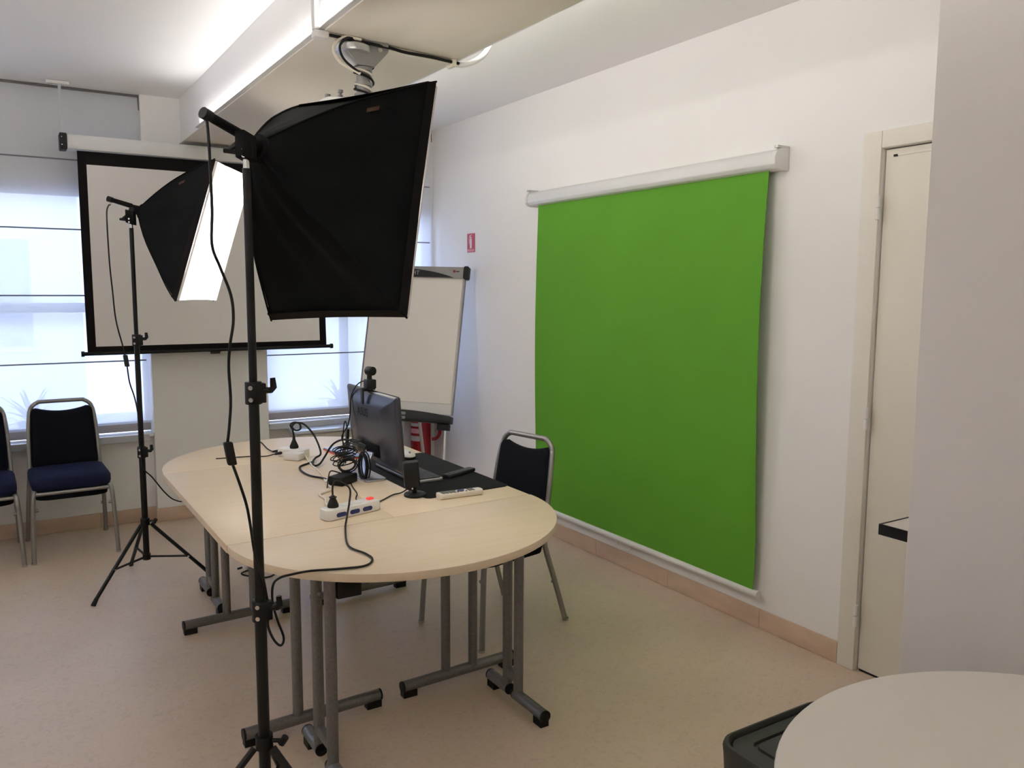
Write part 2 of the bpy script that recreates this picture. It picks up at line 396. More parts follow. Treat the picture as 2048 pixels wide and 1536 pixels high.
MB().tube(smooth_path([(XR + .012, DY0 + .07, 1.05), (XR - .04, DY0 + .07, 1.05), (XR - .045, DY0 + .09, 1.05), (XR - .045, DY0 + .19, 1.05)]), .009, 10).build('handle', 'alu', d)

# windows
def window(name, label, x0, x1, mull):
    r = sempty(name, label)
    yi, yo = YB + .06, YB + .12; z0, z1 = WZ; f = .055
    bx((x0, yi, z0), (x1, yo, z0 + .07)).build('bottom_rail', 'frame_brown', r, bevel=.004)
    bx((x0, yi, z1 - f), (x1, yo, z1)).build('top_rail', 'frame_brown', r, bevel=.004)
    xs = [x0 - .025] + mull + [x1 - .03]
    for x in xs: bx((x, yi + .001, z0 + .07), (x + f, yo - .001, z1 - f)).build('stile', 'frame_brown', r, bevel=.004)
    bx((x0 + f, yi + .004, 1.39), (x1 - f, yo - .004, 1.45)).build('transom', 'frame_brown', r, bevel=.004)
    for a, b in zip(xs[:-1], xs[1:]):
        for q0, q1 in ((z0 + .07, 1.39), (1.45, z1 - f)):
            bx((a + f, YB + .085, q0), (b, YB + .091, q1)).build('pane', 'window_glass', r, smooth=0)
    return r
window('window_1', 'wide window behind the blind at the chairs', W1[0], W1[1], [-1.25, -.28])
window('window_2', 'narrow window behind the flipchart', W2[0], W2[1], [2.17])
def sill(name, label, x0, x1):
    r = sempty(name, label)
    bx((x0, YB - .075, WZ[0] - .022), (x1, YB + .058, WZ[0] - .002)).build('sill_board', 'sill_white', r, bevel=.003)
    bx((x0, YB - .079, WZ[0] - .045), (x1 - .03, YB - .0755, WZ[0] - .006)).build('sill_edge', 'sill_edge', r)
sill('trim_1', 'white window sill beside the pier', W1[0] - .03, .824)
sill('trim_2', 'white window sill behind the table', 1.578, XR - .002)

# street outside
def street():
    struct(bx((-30, 7, -4.1), (30, 40, -4.0)).build('road_outside', 'asphalt', smooth=0), 'grey street below the windows')
    def house(name, label, x0, x1, y, top, wx, wz, cat='building'):
        t = thing(name, label, cat, ((x0 + x1) / 2, y + 3, -4))
        bx((x0, y, -4), (x1, y + 6, top)).build('facade', 'facade', t, smooth=0)
        bx((x0 - .1, y - .25, top), (x1 + .1, y + 6, top + .3)).build('cornice', 'facade', t, smooth=0)
        for i in range(wx):
            for j in range(wz):
                cx = x0 + (i + .5) * (x1 - x0) / wx; cz = -2.6 + j * 3.1
                wdo = bx((cx - .65, y - .06, cz), (cx + .65, y + .02, cz + 1.9)).build('window', 'facade', t, smooth=0)
                bx((cx - .55, y - .075, cz + .1), (cx + .55, y - .055, cz + 1.8)).build('pane', 'facade_dark', wdo, smooth=0)
    house('street_house', 'pale house across the street, seen through the wide blind', -6.5, 1.2, 15.5, 4.6, 3, 2)
    house('street_house', 'pale house across the street, seen through the narrow blind', 3.4, 13, 16.0, 5.4, 4, 3)
street()
def agave(label, x, y, z, n, s, seed):
    rnd = random.Random(seed)
    t = thing('potted_agave', label, 'plant', (x, y, z), 0, 'agaves outside on the window ledge')
    M0 = Matrix.Translation((x, y, z))
    MB().lathe([(.055, 0), (.06, .005), (.085, .12), (.09, .125), (.09, .14), (.078, .14), (.076, .125)], M0).build('pot', 'clay_pot', t)
    MB().lathe([(.0, .124), (.075, .125)], M0).build('soil', 'soil', t)
    for i in range(n):
        a = 2 * PI * i * .382 + rnd.uniform(-.2, .2); el = math.radians(rnd.uniform(12, 78)); L = s * rnd.uniform(.7, 1.1)
        mb = MB(); rings = []
        for k in range(7):
            u = k / 6; wd = .022 * (1 - u) ** .7 * (0.6 + 1.2 * u * (1 - u)) + .0012; th = .006 * (1 - u) + .001
            rr = u * L * math.cos(el - u * .35) ; zz = .13 + u * L * math.sin(el - u * .35)
            c = V((math.cos(a) * rr, math.sin(a) * rr, zz)); sd = V((-math.sin(a), math.cos(a), 0)); up = V((-math.cos(a) * math.sin(el), -math.sin(a) * math.sin(el), math.cos(el)))
            rings.append([M0 @ (c + sd * wd), M0 @ (c + up * th), M0 @ (c - sd * wd), M0 @ (c - up * th * .3)])
        mb.loft(rings).build('leaf', 'agave_leaf', t)
struct(bx((W1[0] - .3, YB + .252, .45), (3.1, YB + .56, .52)).build('ledge_outside', 'facade', smooth=0), 'outer window ledge')
agave('larger spiky agave behind the wide blind above the chairs', .15, YB + .42, .521, 20, .30, 3)
agave('smaller spiky agave behind the narrow blind beside the flipchart', 2.27, YB + .42, .521, 18, .24, 5)

# ------------------------------------------------------------------ blinds
def blind(label, x0, x1, y=5.800):
    t = thing('roman_blind', label, 'blind', ((x0 + x1) / 2, y, ZC), 0, 'sheer roman blinds')
    def fn(u, v):
        x = x0 + (x1 - x0) * u; z = .667 + (2.738 - .667) * v
        return V((x, y + .0035 * math.sin(x * 9 + z * 1.3) * (.4 + .6 * (1 - v)) + .002 * math.sin(x * 31), z))
    MB().grid(fn, 60, 30).build('fabric', 'sheer_fabric', t)
    bx((x0 - .004, y - .012, 2.738), (x1 + .002, y + .012, 2.7515)).build('head_rail', 'blind_cord', t)
    for z in (2.322, 1.902, 1.497, 1.079):
        MB().cyl((x0, y - .007, z), (x1 - .02, y - .007, z), .0045, n=8).build('rod', 'blind_rod', t)
    bx((x0 + .002, y - .006, .668), (x1 - .002, y + .006, .682)).build('bottom_bar', 'sheer_fabric', t)
    MB().tube([(x1 - .001, y - .006, 2.738), (x1 + .001, y - .006, 2.66)], .003, 6).build('cord', 'blind_cord', t)
blind('wide sheer white roman blind hanging behind the two blue chairs', -2.35, .822)
blind('narrow sheer white roman blind hanging behind the flipchart', 1.579, 2.875)

# ------------------------------------------------------------------ beam lighting and cable duct
def led(label, x, side, y0, y1, glow='led_glow'):
    t = thing('led_strip', label, 'light strip', (x, (y0 + y1) / 2, ZB + .02), 0, 'light strips along the beam')
    xa, xb = (x - .028, x - .0005) if side < 0 else (x + .0005, x + .028)
    bx((xa, y0, ZB + .0058), (xb, y1, ZB + .010)).build('channel', 'white_metal', t)
    c = x + side * .0085
    bx((c - .006, y0 + .004, ZB + .0101), (c + .006, y1 - .004, ZB + .0185)).build('diffuser', glow, t)
led('glowing light strip on the window side of the ceiling beam', 1.06, -1, -2.2, 5.16, 'led_glow_dim')
led('light strip hidden on the green screen side of the ceiling beam', 1.628, 1, -2.2, 5.16)
led('light strip added for ambient light on the unseen beam, table side', BX2 + .568, 1, -2.2, 5.16, 'led_glow_added')  # this strip and the next are unseen, added to raise ambient light
led('light strip added for ambient light on the unseen beam, far side', BX2, -1, -2.2, 5.16, 'led_glow_added')
cd = thing('cable_duct', 'white cable duct crossing the beam underside to the projector mount', 'cable duct', (1.35, 3.03, ZB))
for xa, xb in ((1.062, 1.135), (1.31, 1.632)):
    ya, yb = 2.985 + (xa - 1.06) * .14, 2.985 + (xb - 1.06) * .14
    MB().prism([(xa, ya - .010), (xb, yb - .010), (xb, yb + .010), (xa, ya + .010)], ZB - .020, ZB - .0005).build('trunking', 'cream_plastic', cd, bevel=.002)
bx((1.012, 2.965, ZB - .026), (1.064, 3.005, ZB - .0005)).build('elbow', 'white_plastic', cd, bevel=.004)
bx((1.012, 2.965, ZB + .0005), (1.0305, 3.000, ZC - .001)).build('riser', 'white_plastic', cd, bevel=.004)
bx((1.605, 3.035, ZB - .03), (1.622, 3.09, ZB - .0006)).build('clip', 'cream_plastic', cd, bevel=.002)
MB().tube(smooth_path([(1.07, 2.972, ZB - .012), (1.30, 2.998, ZB - .012), (1.38, 3.010, ZB - .016), (1.50, 3.028, ZB - .012), (1.60, 3.045, ZB - .012), (1.64, 3.05, ZB - .012)]), .006, 8).build('cable', 'black_cable', cd)
MB().tube(smooth_path([(1.622, 3.066, ZB - .013), (1.66, 3.055, ZB - .014), (1.69, 3.00, ZB - .006), (1.705, 2.94, ZB + .02), (1.71, 2.90, ZB + .07), (1.71, 2.89, ZB + .14), (1.71, 2.88, ZC - .002)]), .011, 10).build('flexible_conduit', 'white_plastic', cd)

# projector on its mount
pj = thing('ceiling_projector', 'white projector hanging on a grey pole mount under the beam', 'projector', (1.22, 3.08, ZB))
px, py = 1.222, 3.035
bx((px - .07, py - .045, ZB - .014), (px + .085, py + .045, ZB - .0005)).build('mount_plate', 'mount_grey', pj, bevel=.002)
MB().lathe([(.0, 0), (.062, 0), (.066, .006), (.066, .022), (.05, .03), (0, .03)], Matrix.Translation((px - .045, py - .01, ZB - .046)), n=28).build('swivel_disc', 'alu', pj)
hd = MB()
hd.prism([(-.085, 0), (.095, 0), (.088, -.02), (.034, -.078), (-.034, -.078), (-.085, -.03)], -.034, .034, frame((px, py, ZB - .0125), (1, 0, 0), (0, 0, 1), (0, -1, 0)))
hd.build('bracket', 'mount_grey', pj, bevel=.004)
for sx in (-.05, .055): MB().cyl((px + sx, py - .036, ZB - .026), (px + sx, py + .036, ZB - .026), .009, n=10).build('bolt', 'chrome', pj)
MB().cyl((px, py, ZB - .07), (px, py, 2.225), .026, n=20).build('pole', 'mount_grey', pj)
for k, (z, mt) in enumerate(((2.37, 'mount_grey'), (2.315, 'mount_grey'), (2.275, 'mount_grey'), (2.25, 'mount_grey'))):
    MB().cyl((px, py, z - .006), (px, py, z + .006), .034, n=20).build('collar', mt, pj)
sp = [(px + .031 * math.cos(t), py + .031 * math.sin(t), 2.40 - .14 * t / (5 * PI)) for t in [i * 5 * PI / 60 for i in range(61)]]
MB().tube(sp, .0045, 6).build('wrapped_cable', 'cream_plastic', pj)
sp = [(px + (.034 + .012 * max(0, math.sin(t + .6))) * math.cos(t), py + (.034) * math.sin(t), 2.385 - .12 * t / (4 * PI)) for t in [i * 4 * PI / 48 for i in range(49)]]
MB().tube(sp, .0045, 6).build('wrapped_cable', 'black_cable', pj)
MB().tube(smooth_path([(px - .04, py - .055, ZB - .008), (px - .085, py - .065, ZB - .012), (px - .115, py - .065, ZB - .045), (px - .10, py - .06, ZB - .085), (px - .05, py - .05, ZB - .115), (px + .0, py - .038, ZB - .13)]), .005, 6).build('looped_cable', 'black_cable', pj)
MB().tube(smooth_path([(px - .03, py - .06, ZB - .008), (px - .10, py - .06, ZB - .010), (px - .135, py - .055, ZB - .05), (px - .11, py - .05, ZB - .095), (px - .03, py - .045, ZB - .125)]), .006, 6).build('looped_cable', 'cream_plastic', pj)
MB().lathe([(.0, 0), (.05, 0), (.05, .012), (.035, .016)], Matrix.Translation((px - .01, py, 2.250))).build('ball_plate', 'white_metal', pj)
for ex, ey in ((-.094, -.005), (-.134, .02), (.09, -.08)):
    zz_ = 2.256 if ex > -.1 else 2.240
    a = MB().tube([(px, py, 2.256), (px + ex, py + ey, 2.256 if ex > -.1 else 2.240)], .006, 8).build('arm', 'white_metal', pj)
    MB().cyl((px + ex, py + ey, 2.22), (px + ex, py + ey, zz_ + .026), .006, n=8).cyl((px + ex, py + ey, zz_ + .003), (px + ex, py + ey, zz_ + .010), .010, n=8).cyl((px + ex, py + ey, zz_ + .018), (px + ex, py + ey, zz_ + .028), .011, n=8).build('screw', 'mount_grey', a)
body = MB().prism(rrect(px - .19, py - .13, px + .15, py + .17, .05), 2.125, 2.234).build('body', 'white_plastic', pj, bevel=.015, segs=3)
MB().cyl((px - .02, py + .165, 2.178), (px - .02, py + .19, 2.178), .032, n=20).build('lens', 'black_plastic', body)

# ------------------------------------------------------------------ projection screen
ps = thing('projection_screen', 'hanging projection screen with black border pulled down before the pier', 'screen', (1.2, 5.652, 2.4))
ysn = 5.652
MB().prism([(-.045, -.04), (.035, -.046), (.045, -.03), (.045, .03), (.03, .044), (-.04, .044), (-.05, .02), (-.05, -.02)], .40, 2.03, frame((0, ysn, 2.402), (0, 1, 0), (0, 0, 1), (1, 0, 0))).build('case', 'white_metal', ps, bevel=.003)
for x0, x1 in ((.36, .399), (2.031, 2.07)):
    c = bx((x0, ysn - .056, 2.354), (x1, ysn + .05, 2.449)).build('end_cap', 'black_plastic', ps, bevel=.006)
    for z in (2.38, 2.425): MB().cyl((x0 + .012, ysn - .0575, z), (x0 + .012, ysn - .055, z), .003, n=8).build('screw', 'chrome', c)
def fab(x0, x1, z0, z1, dy=0.0, nu=14, nv=20):
    def fn(u, v):
        x = x0 + (x1 - x0) * u; z = z0 + (z1 - z0) * v
        k = (x - .45) / 1.51
        return V((x, ysn + dy - .02 + .018 * (abs(2 * k - 1) ** 3) * math.sin((2.353 - z) / 1.2 * PI), z))
    return MB().grid(fn, nu, nv)
fab(.450, 1.960, 1.150, 2.356).build('border', 'black_border', ps, solid=.001)
fab(.498, 1.912, 1.186, 2.279, -.0022).build('viewing_surface', 'screen_white', ps, solid=.0008)
MB().cyl((.425, ysn - .02, 1.143), (1.995, ysn - .02, 1.143), .012, n=12).build('bottom_bar', 'black_metal', ps)
for x0, x1 in ((.415, .432), (1.988, 2.005)): MB().cyl((x0, ysn - .02, 1.143), (x1, ysn - .02, 1.143), .017, n=12).build('bar_cap', 'black_plastic', ps)
bx((1.17, ysn - .034, 1.118), (1.23, ysn - .02, 1.134)).build('pull_handle', 'black_plastic', ps, bevel=.003)
st = bx((.370, ysn - .003, 2.449), (.386, ysn + .003, ZC - .02)).build('hanging_strap', 'sill_edge', ps)
bx((.31, ysn - .02, ZC - .020), (.43, ysn + .02, ZC - .0015)).build('ceiling_bracket', 'white_plastic', st, bevel=.003)
for x in (.335, .405): MB().cyl((x, ysn, ZC - .028), (x, ysn, ZC - .0195), .007, n=8).build('bracket_bolt', 'alu', st)

# ------------------------------------------------------------------ green screen
gs = thing('green_screen', 'green chroma key backdrop in a white roller case on the wall', 'backdrop', (XR, 3.41, 2.1))
prof = [(0, .052), (-.05, .050), (-.075, .036), (-.085, .012), (-.084, -.014), (-.07, -.030), (-.045, -.036), (0, -.036)]
MB().prism(prof, -.0, 1.905, frame((XR - .003, 2.455, 2.098), (1, 0, 0), (0, 0, 1), (0, 1, 0))).build('roller_case', 'white_metal', gs, bevel=.004)
pc = [(x * 1.06, z * 1.08) for x, z in prof]
for y in (2.432, 4.362):
    e = MB().prism(pc, 0, .024, frame((XR - .002, y, 2.098), (1, 0, 0), (0, 0, 1), (0, 1, 0))).build('end_cap', 'white_plastic', gs, bevel=.003)
    bx((XR - .075, y + .001, 2.152), (XR - .0015, y + .022, 2.162)).build('wall_bracket', 'alu', e)
def gfn(u, v):
    y = 2.497 + (4.300 - 2.497) * u; z = .185 + (2.075 - .185) * v
    edge = max(0, (abs(2 * u - 1) - .55) / .45) ** 2
    return V((XR - .046 - .030 * edge * math.sin(PI * min(1, (1 - v) * 1.15)) * (1 if u < .5 else .35) + .004 * math.sin(v * 5 + u * 2), y, z))
MB().grid(gfn, 40, 30).build('fabric', 'green_vinyl', gs, solid=.0012)
MB().cyl((XR - .042, 2.476, .172), (XR - .042, 4.322, .172), .0165, n=14).build('bottom_tube', 'white_plastic', gs)
for y0 in (2.468, 4.318): MB().cyl((XR - .042, y0, .172), (XR - .042, y0 + .012, .172), .0185, n=14).build('tube_cap', 'white_plastic', gs)
MB().tube(smooth_path([(XR - .042, 3.47, .158), (XR - .042, 3.47, .135), (XR - .042, 3.44, .122), (XR - .042, 3.39, .122), (XR - .042, 3.36, .135), (XR - .042, 3.36, .158)]), .004, 8).build('pull_handle', 'white_plastic', gs)

# ------------------------------------------------------------------ chairs
def make_chair():
    t = thing('banquet_chair', '', 'chair')
    def arc_back():
        pts = [(-.216, .265, 0), (-.208, .20, .20), (-.198, .145, .37), (-.191, .145, .44), (-.186, .165, .55), (-.181, .19, .70), (-.172, .208, .79)]
        for i in range(6):
            a = PI - (PI / 2) * (i + .5) / 6
            pts.append((-.098 + .070 * math.cos(a), .213 + .006 * math.sin(a), .800 + .060 * math.sin(a)))
        return smooth_path(pts + [(-x, y, z) for x, y, z in pts[::-1]], 4)
    MB().tube(arc_back(), .0125, 10).build('back_frame', 'chair_metal', t)
    for s in (-1, 1):
        lg = MB().tube(smooth_path([(s*.216, -.255, 0.002), (s*.209, -.243, .20), (s*.200, -.228, .37), (s*.190, -.205, .40)], 4), .0125, 10).build('leg', 'chair_metal', t)
        MB().cyl((s*.195, -.236, .30), (s*.18, -.23, .30), .009, n=8).build('stacking_stud', 'chair_metal', lg)
        MB().cyl((s*.216, -.256, 0), (s*.216, -.256, .012), .0145, n=10).build('foot', 'chrome', lg)
        MB().cyl((s*.216, .266, 0), (s*.216, .266, .012), .0145, n=10).build('foot', 'chrome', t)
        MB().cyl((s*.207, .20, .20), (s*.19, .20, .20), .009, n=8).build('stacking_stud', 'chair_metal', t)
        MB().tube([(s*.193, -.21, .395), (s*.190, .145, .405)], .011, 8).build('side_rail', 'chair_metal', t)
    MB().tube([(-.195, -.215, .388), (.195, -.215, .388)], .0115, 8).build('front_rail', 'chair_metal', t)
    MB().tube([(-.19, .14, .40), (.19, .14, .40)], .010, 8).build('rear_rail', 'chair_metal', t)
    # seat cushion
    def ring(z, ins, crown=0):
        return [V((x, y, z)) for x, y in rrect(-.205 + ins, -.232 + ins, .205 - ins, .185 - ins, .06, 5)]
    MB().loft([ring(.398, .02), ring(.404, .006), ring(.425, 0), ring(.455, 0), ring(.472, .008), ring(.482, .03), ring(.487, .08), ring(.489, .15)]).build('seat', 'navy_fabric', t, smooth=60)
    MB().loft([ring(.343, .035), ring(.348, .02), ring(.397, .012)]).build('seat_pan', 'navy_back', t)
    # back pad with a hand-grip notch on top
    def by(z): return .16 + (z - .50) * .165 if z > .44 else .15
    def fpoly():
        out = []; n = 10
        for i in range(n + 1):       # notch along the top, left to right
            x = -.135 + .27 * i / n; out.append((x, .812 + .022 * (abs(x) / .135) ** 2 - .012))
        for i in range(1, 6):
            a = PI / 2 * (1 - i / 5); out.append((.140 + .026 * math.cos(a), .790 + .032 * math.sin(a) - .0))
        out += [(.170, .70), (.174, .60), (.177, .50)]
        for i in range(1, 6):
            a = -PI / 2 * i / 5; out.append((.142 + .035 * math.cos(a), .49 + .030 * math.sin(a)))
        out += [(.07, .452), (0, .448), (-.07, .452)]
        for i in range(0, 5):
            a = -PI / 2 - PI / 2 * i / 5; out.append((-.142 + .035 * math.cos(a), .49 + .030 * math.sin(a)))
        out += [(-.177, .50), (-.174, .60), (-.170, .70)]
        for i in range(0, 5):
            a = PI - PI / 2 * i / 5; out.append((-.140 + .026 * math.cos(a), .790 + .032 * math.sin(a)))
        return out
    P = fpoly()
    def layer(dy, k):
        return [V((x * k, by(z) + dy, .63 + (z - .63) * k)) for x, z in P]
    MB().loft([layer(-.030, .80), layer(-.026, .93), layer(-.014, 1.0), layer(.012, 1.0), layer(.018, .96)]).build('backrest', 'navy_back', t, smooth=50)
    return t
ch = make_chair()
ch.location = (1.890, 3.190, 0); ch.rotation_euler = (0, 0, -PI / 2 + .19)
ch['label'] = 'blue banquet chair pulled up to the table before the green screen'; ch['group'] = 'blue banquet chairs'
dup(ch, (.300, 5.465, 0), .03, 'blue banquet chair standing whole in view under the wide blind')
dup(ch, (-.175, 5.445, 0), .02, 'blue banquet chair cut off by the frame edge under the wide blind')

# ------------------------------------------------------------------ tables
ZT, TH = .727, .026
TX0, TXM, TX1, TY0, TY1 = .58, 1.18, 1.78, 2.69, 3.89
def sh(x): return .05 * (x - TXM)      # the tables stand slightly out of square with the room
def foot_caps(mbp, parent): pass
def rect_table(label, x0, x1):
    xc = (x0 + x1) / 2
    t = thing('folding_table', label, 'table', (xc, (TY0 + TY1) / 2, 0), 0, 'maple table tops forming one oval')
    MB().prism([(x, y + sh(x)) for x, y in ((x0 + .0002, TY0 + .0012), (x1 - .0002, TY0 + .0012), (x1 - .0002, TY1 - .0012), (x0 + .0002, TY1 - .0012))], ZT - TH, ZT).build('tabletop', 'maple_x', t, bevel=.0003)
    bx((x0 + .07, TY0 + .10, ZT - TH - .03), (x0 + .09, TY1 - .10, ZT - TH - .0005)).build('apron_rail', 'table_grey', t)
    bx((x1 - .09, TY0 + .10, ZT - TH - .03), (x1 - .07, TY1 - .10, ZT - TH - .0005)).build('apron_rail', 'table_grey', t)
    for y in (TY0 + .055 + sh(xc), TY1 - .08 + sh(xc)):
        ft = MB().cyl((xc - .25, y - .0125, .041), (xc + .25, y + .0125, .041), .021, n=16).build('foot_bar', 'table_grey', t)
        for s in (-1, 1):
            MB().cyl((xc + s * .249, y + s * .0125, .041), (xc + s * .256, y + s * .0128, .041), .0212, n=16).box((xc + s * .225 - .028, y + s * .0112 - .017, 0), (xc + s * .225 + .028, y + s * .0112 + .017, .026)).build('foot_cap', 'black_plastic', ft)
            MB().cyl((xc + s * .061, y, .05), (xc + s * .061, y, ZT - TH - .001), .0185, n=16).build('leg', 'table_grey', t)
        MB().cyl((xc - .20, y, ZT - TH - .016), (xc + .20, y, ZT - TH - .016), .0145, n=12).build('top_bar', 'table_grey', t)
rect_table('rectangular maple table holding the white power strip, nearer the window side', TX0, TXM)
rect_table('rectangular maple table under the black desk mat', TXM, TX1)
def d_table(label, near):
    s = -1 if near else 1; y0 = TY0 if near else TY1
    t = thing('half_round_table', label, 'table', (TXM, y0 + s * .27, 0), 0, 'maple table tops forming one oval')
    ax_, by_ = (.602, .585) if near else (.600, .585)
    poly = [(TXM + .004 + ax_ * math.cos(a), y0 + sh(TXM + ax_ * math.cos(a)) + s * (.0012 + by_ * math.sin(a))) for a in [PI * i / 48 for i in range(49)]]
    # small square shoulders where the half round meets the rectangle
    MB().prism(poly, ZT - TH, ZT).build('tabletop', 'maple_x', t, bevel=.002)
    for lx in (.822, 1.570):
        y00 = y0 + sh(lx)
        for (yp, ye) in ((.168, .045), (.246, .423)) if lx > 1 else ((.162, .042), (.292, .465)):
            yP, yE = y00 + s * yp, y00 + s * ye
            lg = MB().cyl((lx, yP, .041), (lx, yP, ZT - TH - .001), .0185, n=16).build('leg', 'table_grey', t)
            y1 = yP - s * .018 if ye > yp else yP + s * .018
            MB().cyl((lx, y1, .041), (lx, yE, .041), .021, n=16).build('foot_bar', 'table_grey', lg)
            e = 1 if yE > yP else -1
            MB().cyl((lx, yE - e * .001, .041), (lx, yE + e * .006, .041), .0212, n=16).box((lx - .017, yE - e * .025 - .025, 0), (lx + .017, yE - e * .025 + .025, .026)).build('foot_cap', 'black_plastic', lg)
            MB().cyl((lx, y1, .041), (lx, y1 + (yP - y1) * .0, .0412), .0212, n=16).cyl((lx, y1 - .003, .041), (lx, y1 + .003, .041), .0213, n=16).build('tube_plug', 'black_plastic', lg)
        ya, yb = (.168, .246) if lx > 1 else (.162, .292)
        bx((lx - .012, min(y00 + s * ya, y00 + s * yb), .09), (lx + .012, max(y00 + s * ya, y00 + s * yb), .125)).build('tie_bar', 'table_grey', t, bevel=.003)
    MB().cyl((.80, y0 + s * .17, ZT - TH - .017), (1.59, y0 + s * .17, ZT - TH - .017), .015, n=12).build('top_bar', 'table_grey', t)
    b = bx((.843, y0 + s * .27 - .05, .588), (.925, y0 + s * .27 + .05, ZT - TH - .001)).build('folding_bracket', 'black_plastic', t, bevel=.006)
    MB().tube([(.80, y0 + s * .27, .60), (.822, y0 + s * .24, .585)], .006, 8).build('lock_rod', 'table_grey', b)
d_table('half-round maple table end nearest the camera', True)
d_table('half-round maple table end towards the windows', False)

# white round table, bin, side table
rt_ = thing('round_table', 'white round table cut by the lower right frame corner', 'table', (1.423, .476, 0))
MB().lathe([(0, .718), (.526, .718), (.5305, .722), (.5305, .737), (.528, .740), (0, .740)], Matrix.Translation((1.423, .476, 0)), n=96).build('tabletop', 'white_laminate', rt_)
MB().cyl((1.423, .476, .03), (1.423, .476, .717), .038, n=24).build('column', 'alu', rt_)
MB().lathe([(0, 0), (.25, 0), (.25, .008), (.20, .018), (.05, .03), (0, .03)], Matrix.Translation((1.423, .476, 0)), n=48).build('base_plate', 'alu', rt_)
bn = thing('waste_bin', 'black plastic bin with grooved lid tucked under the white table', 'bin', (1.57, 1.11, 0))
def rr3(ins, z): return [V((x, y, z)) for x, y in rrect(1.375 + ins, .90 + ins, 1.765 - ins, 1.302 - ins, max(.012, .055 - ins * .5), 6)]
MB().loft([rr3(.035, 0), rr3(.03, .006), rr3(.002, .47), rr3(0, .488), rr3(.003, .498), rr3(.010, .500), rr3(.014, .494), rr3(.018, .47)], True).build('body', 'bin_plastic', bn, smooth=50)
MB().loft([rr3(.0195, .475), rr3(.0195, .490), rr3(.024, .4935), rr3(.058, .4945), rr3(.060, .488), rr3(.066, .488), rr3(.068, .4945), rr3(.15, .4955)], True).build('lid', 'bin_plastic', bn, smooth=50)
sd = thing('side_table', 'small white side table with black edge peeking out behind the column', 'table', (2.72, 1.33, 0))
bx((2.572, .975, .728), (2.87, 1.687, .742)).build('tabletop', 'white_laminate', sd)
mb = MB(); mb.box((2.566, .969, .706), (2.572, 1.693, .744)); mb.box((2.870, .969, .706), (2.876, 1.693, .744)); mb.box((2.572, 1.687, .706), (2.870, 1.693, .744)); mb.box((2.572, .969, .706), (2.870, .975, .744))
mb.box((2.572, .975, .706), (2.870, 1.687, .7279)); mb.build('edge_band', 'black_plastic', sd, smooth=0)
for x in (2.60, 2.842):
    for y in (1.0, 1.54): bx((x - .015, y - .015, 0), (x + .015, y + .015, .7055)).build('leg', 'black_metal', sd, bevel=.003)

# low cabinet under narrow window
lc = thing('low_cabinet', 'low beige cabinet under the narrow window behind the table', 'cabinet', (2.06, 5.68, 0))
bx((1.72, 5.60, .0), (2.40, 5.752, .535)).build('body', 'cabinet_front', lc, bevel=.003)
bx((1.705, 5.585, .5355), (2.415, 5.757, .556)).build('top', 'cabinet_top', lc, bevel=.003)
for x in (1.725, 2.062): bx((x, 5.592, .04), (x + .333, 5.5995, .525)).build('door', 'cabinet_front', lc, bevel=.002)

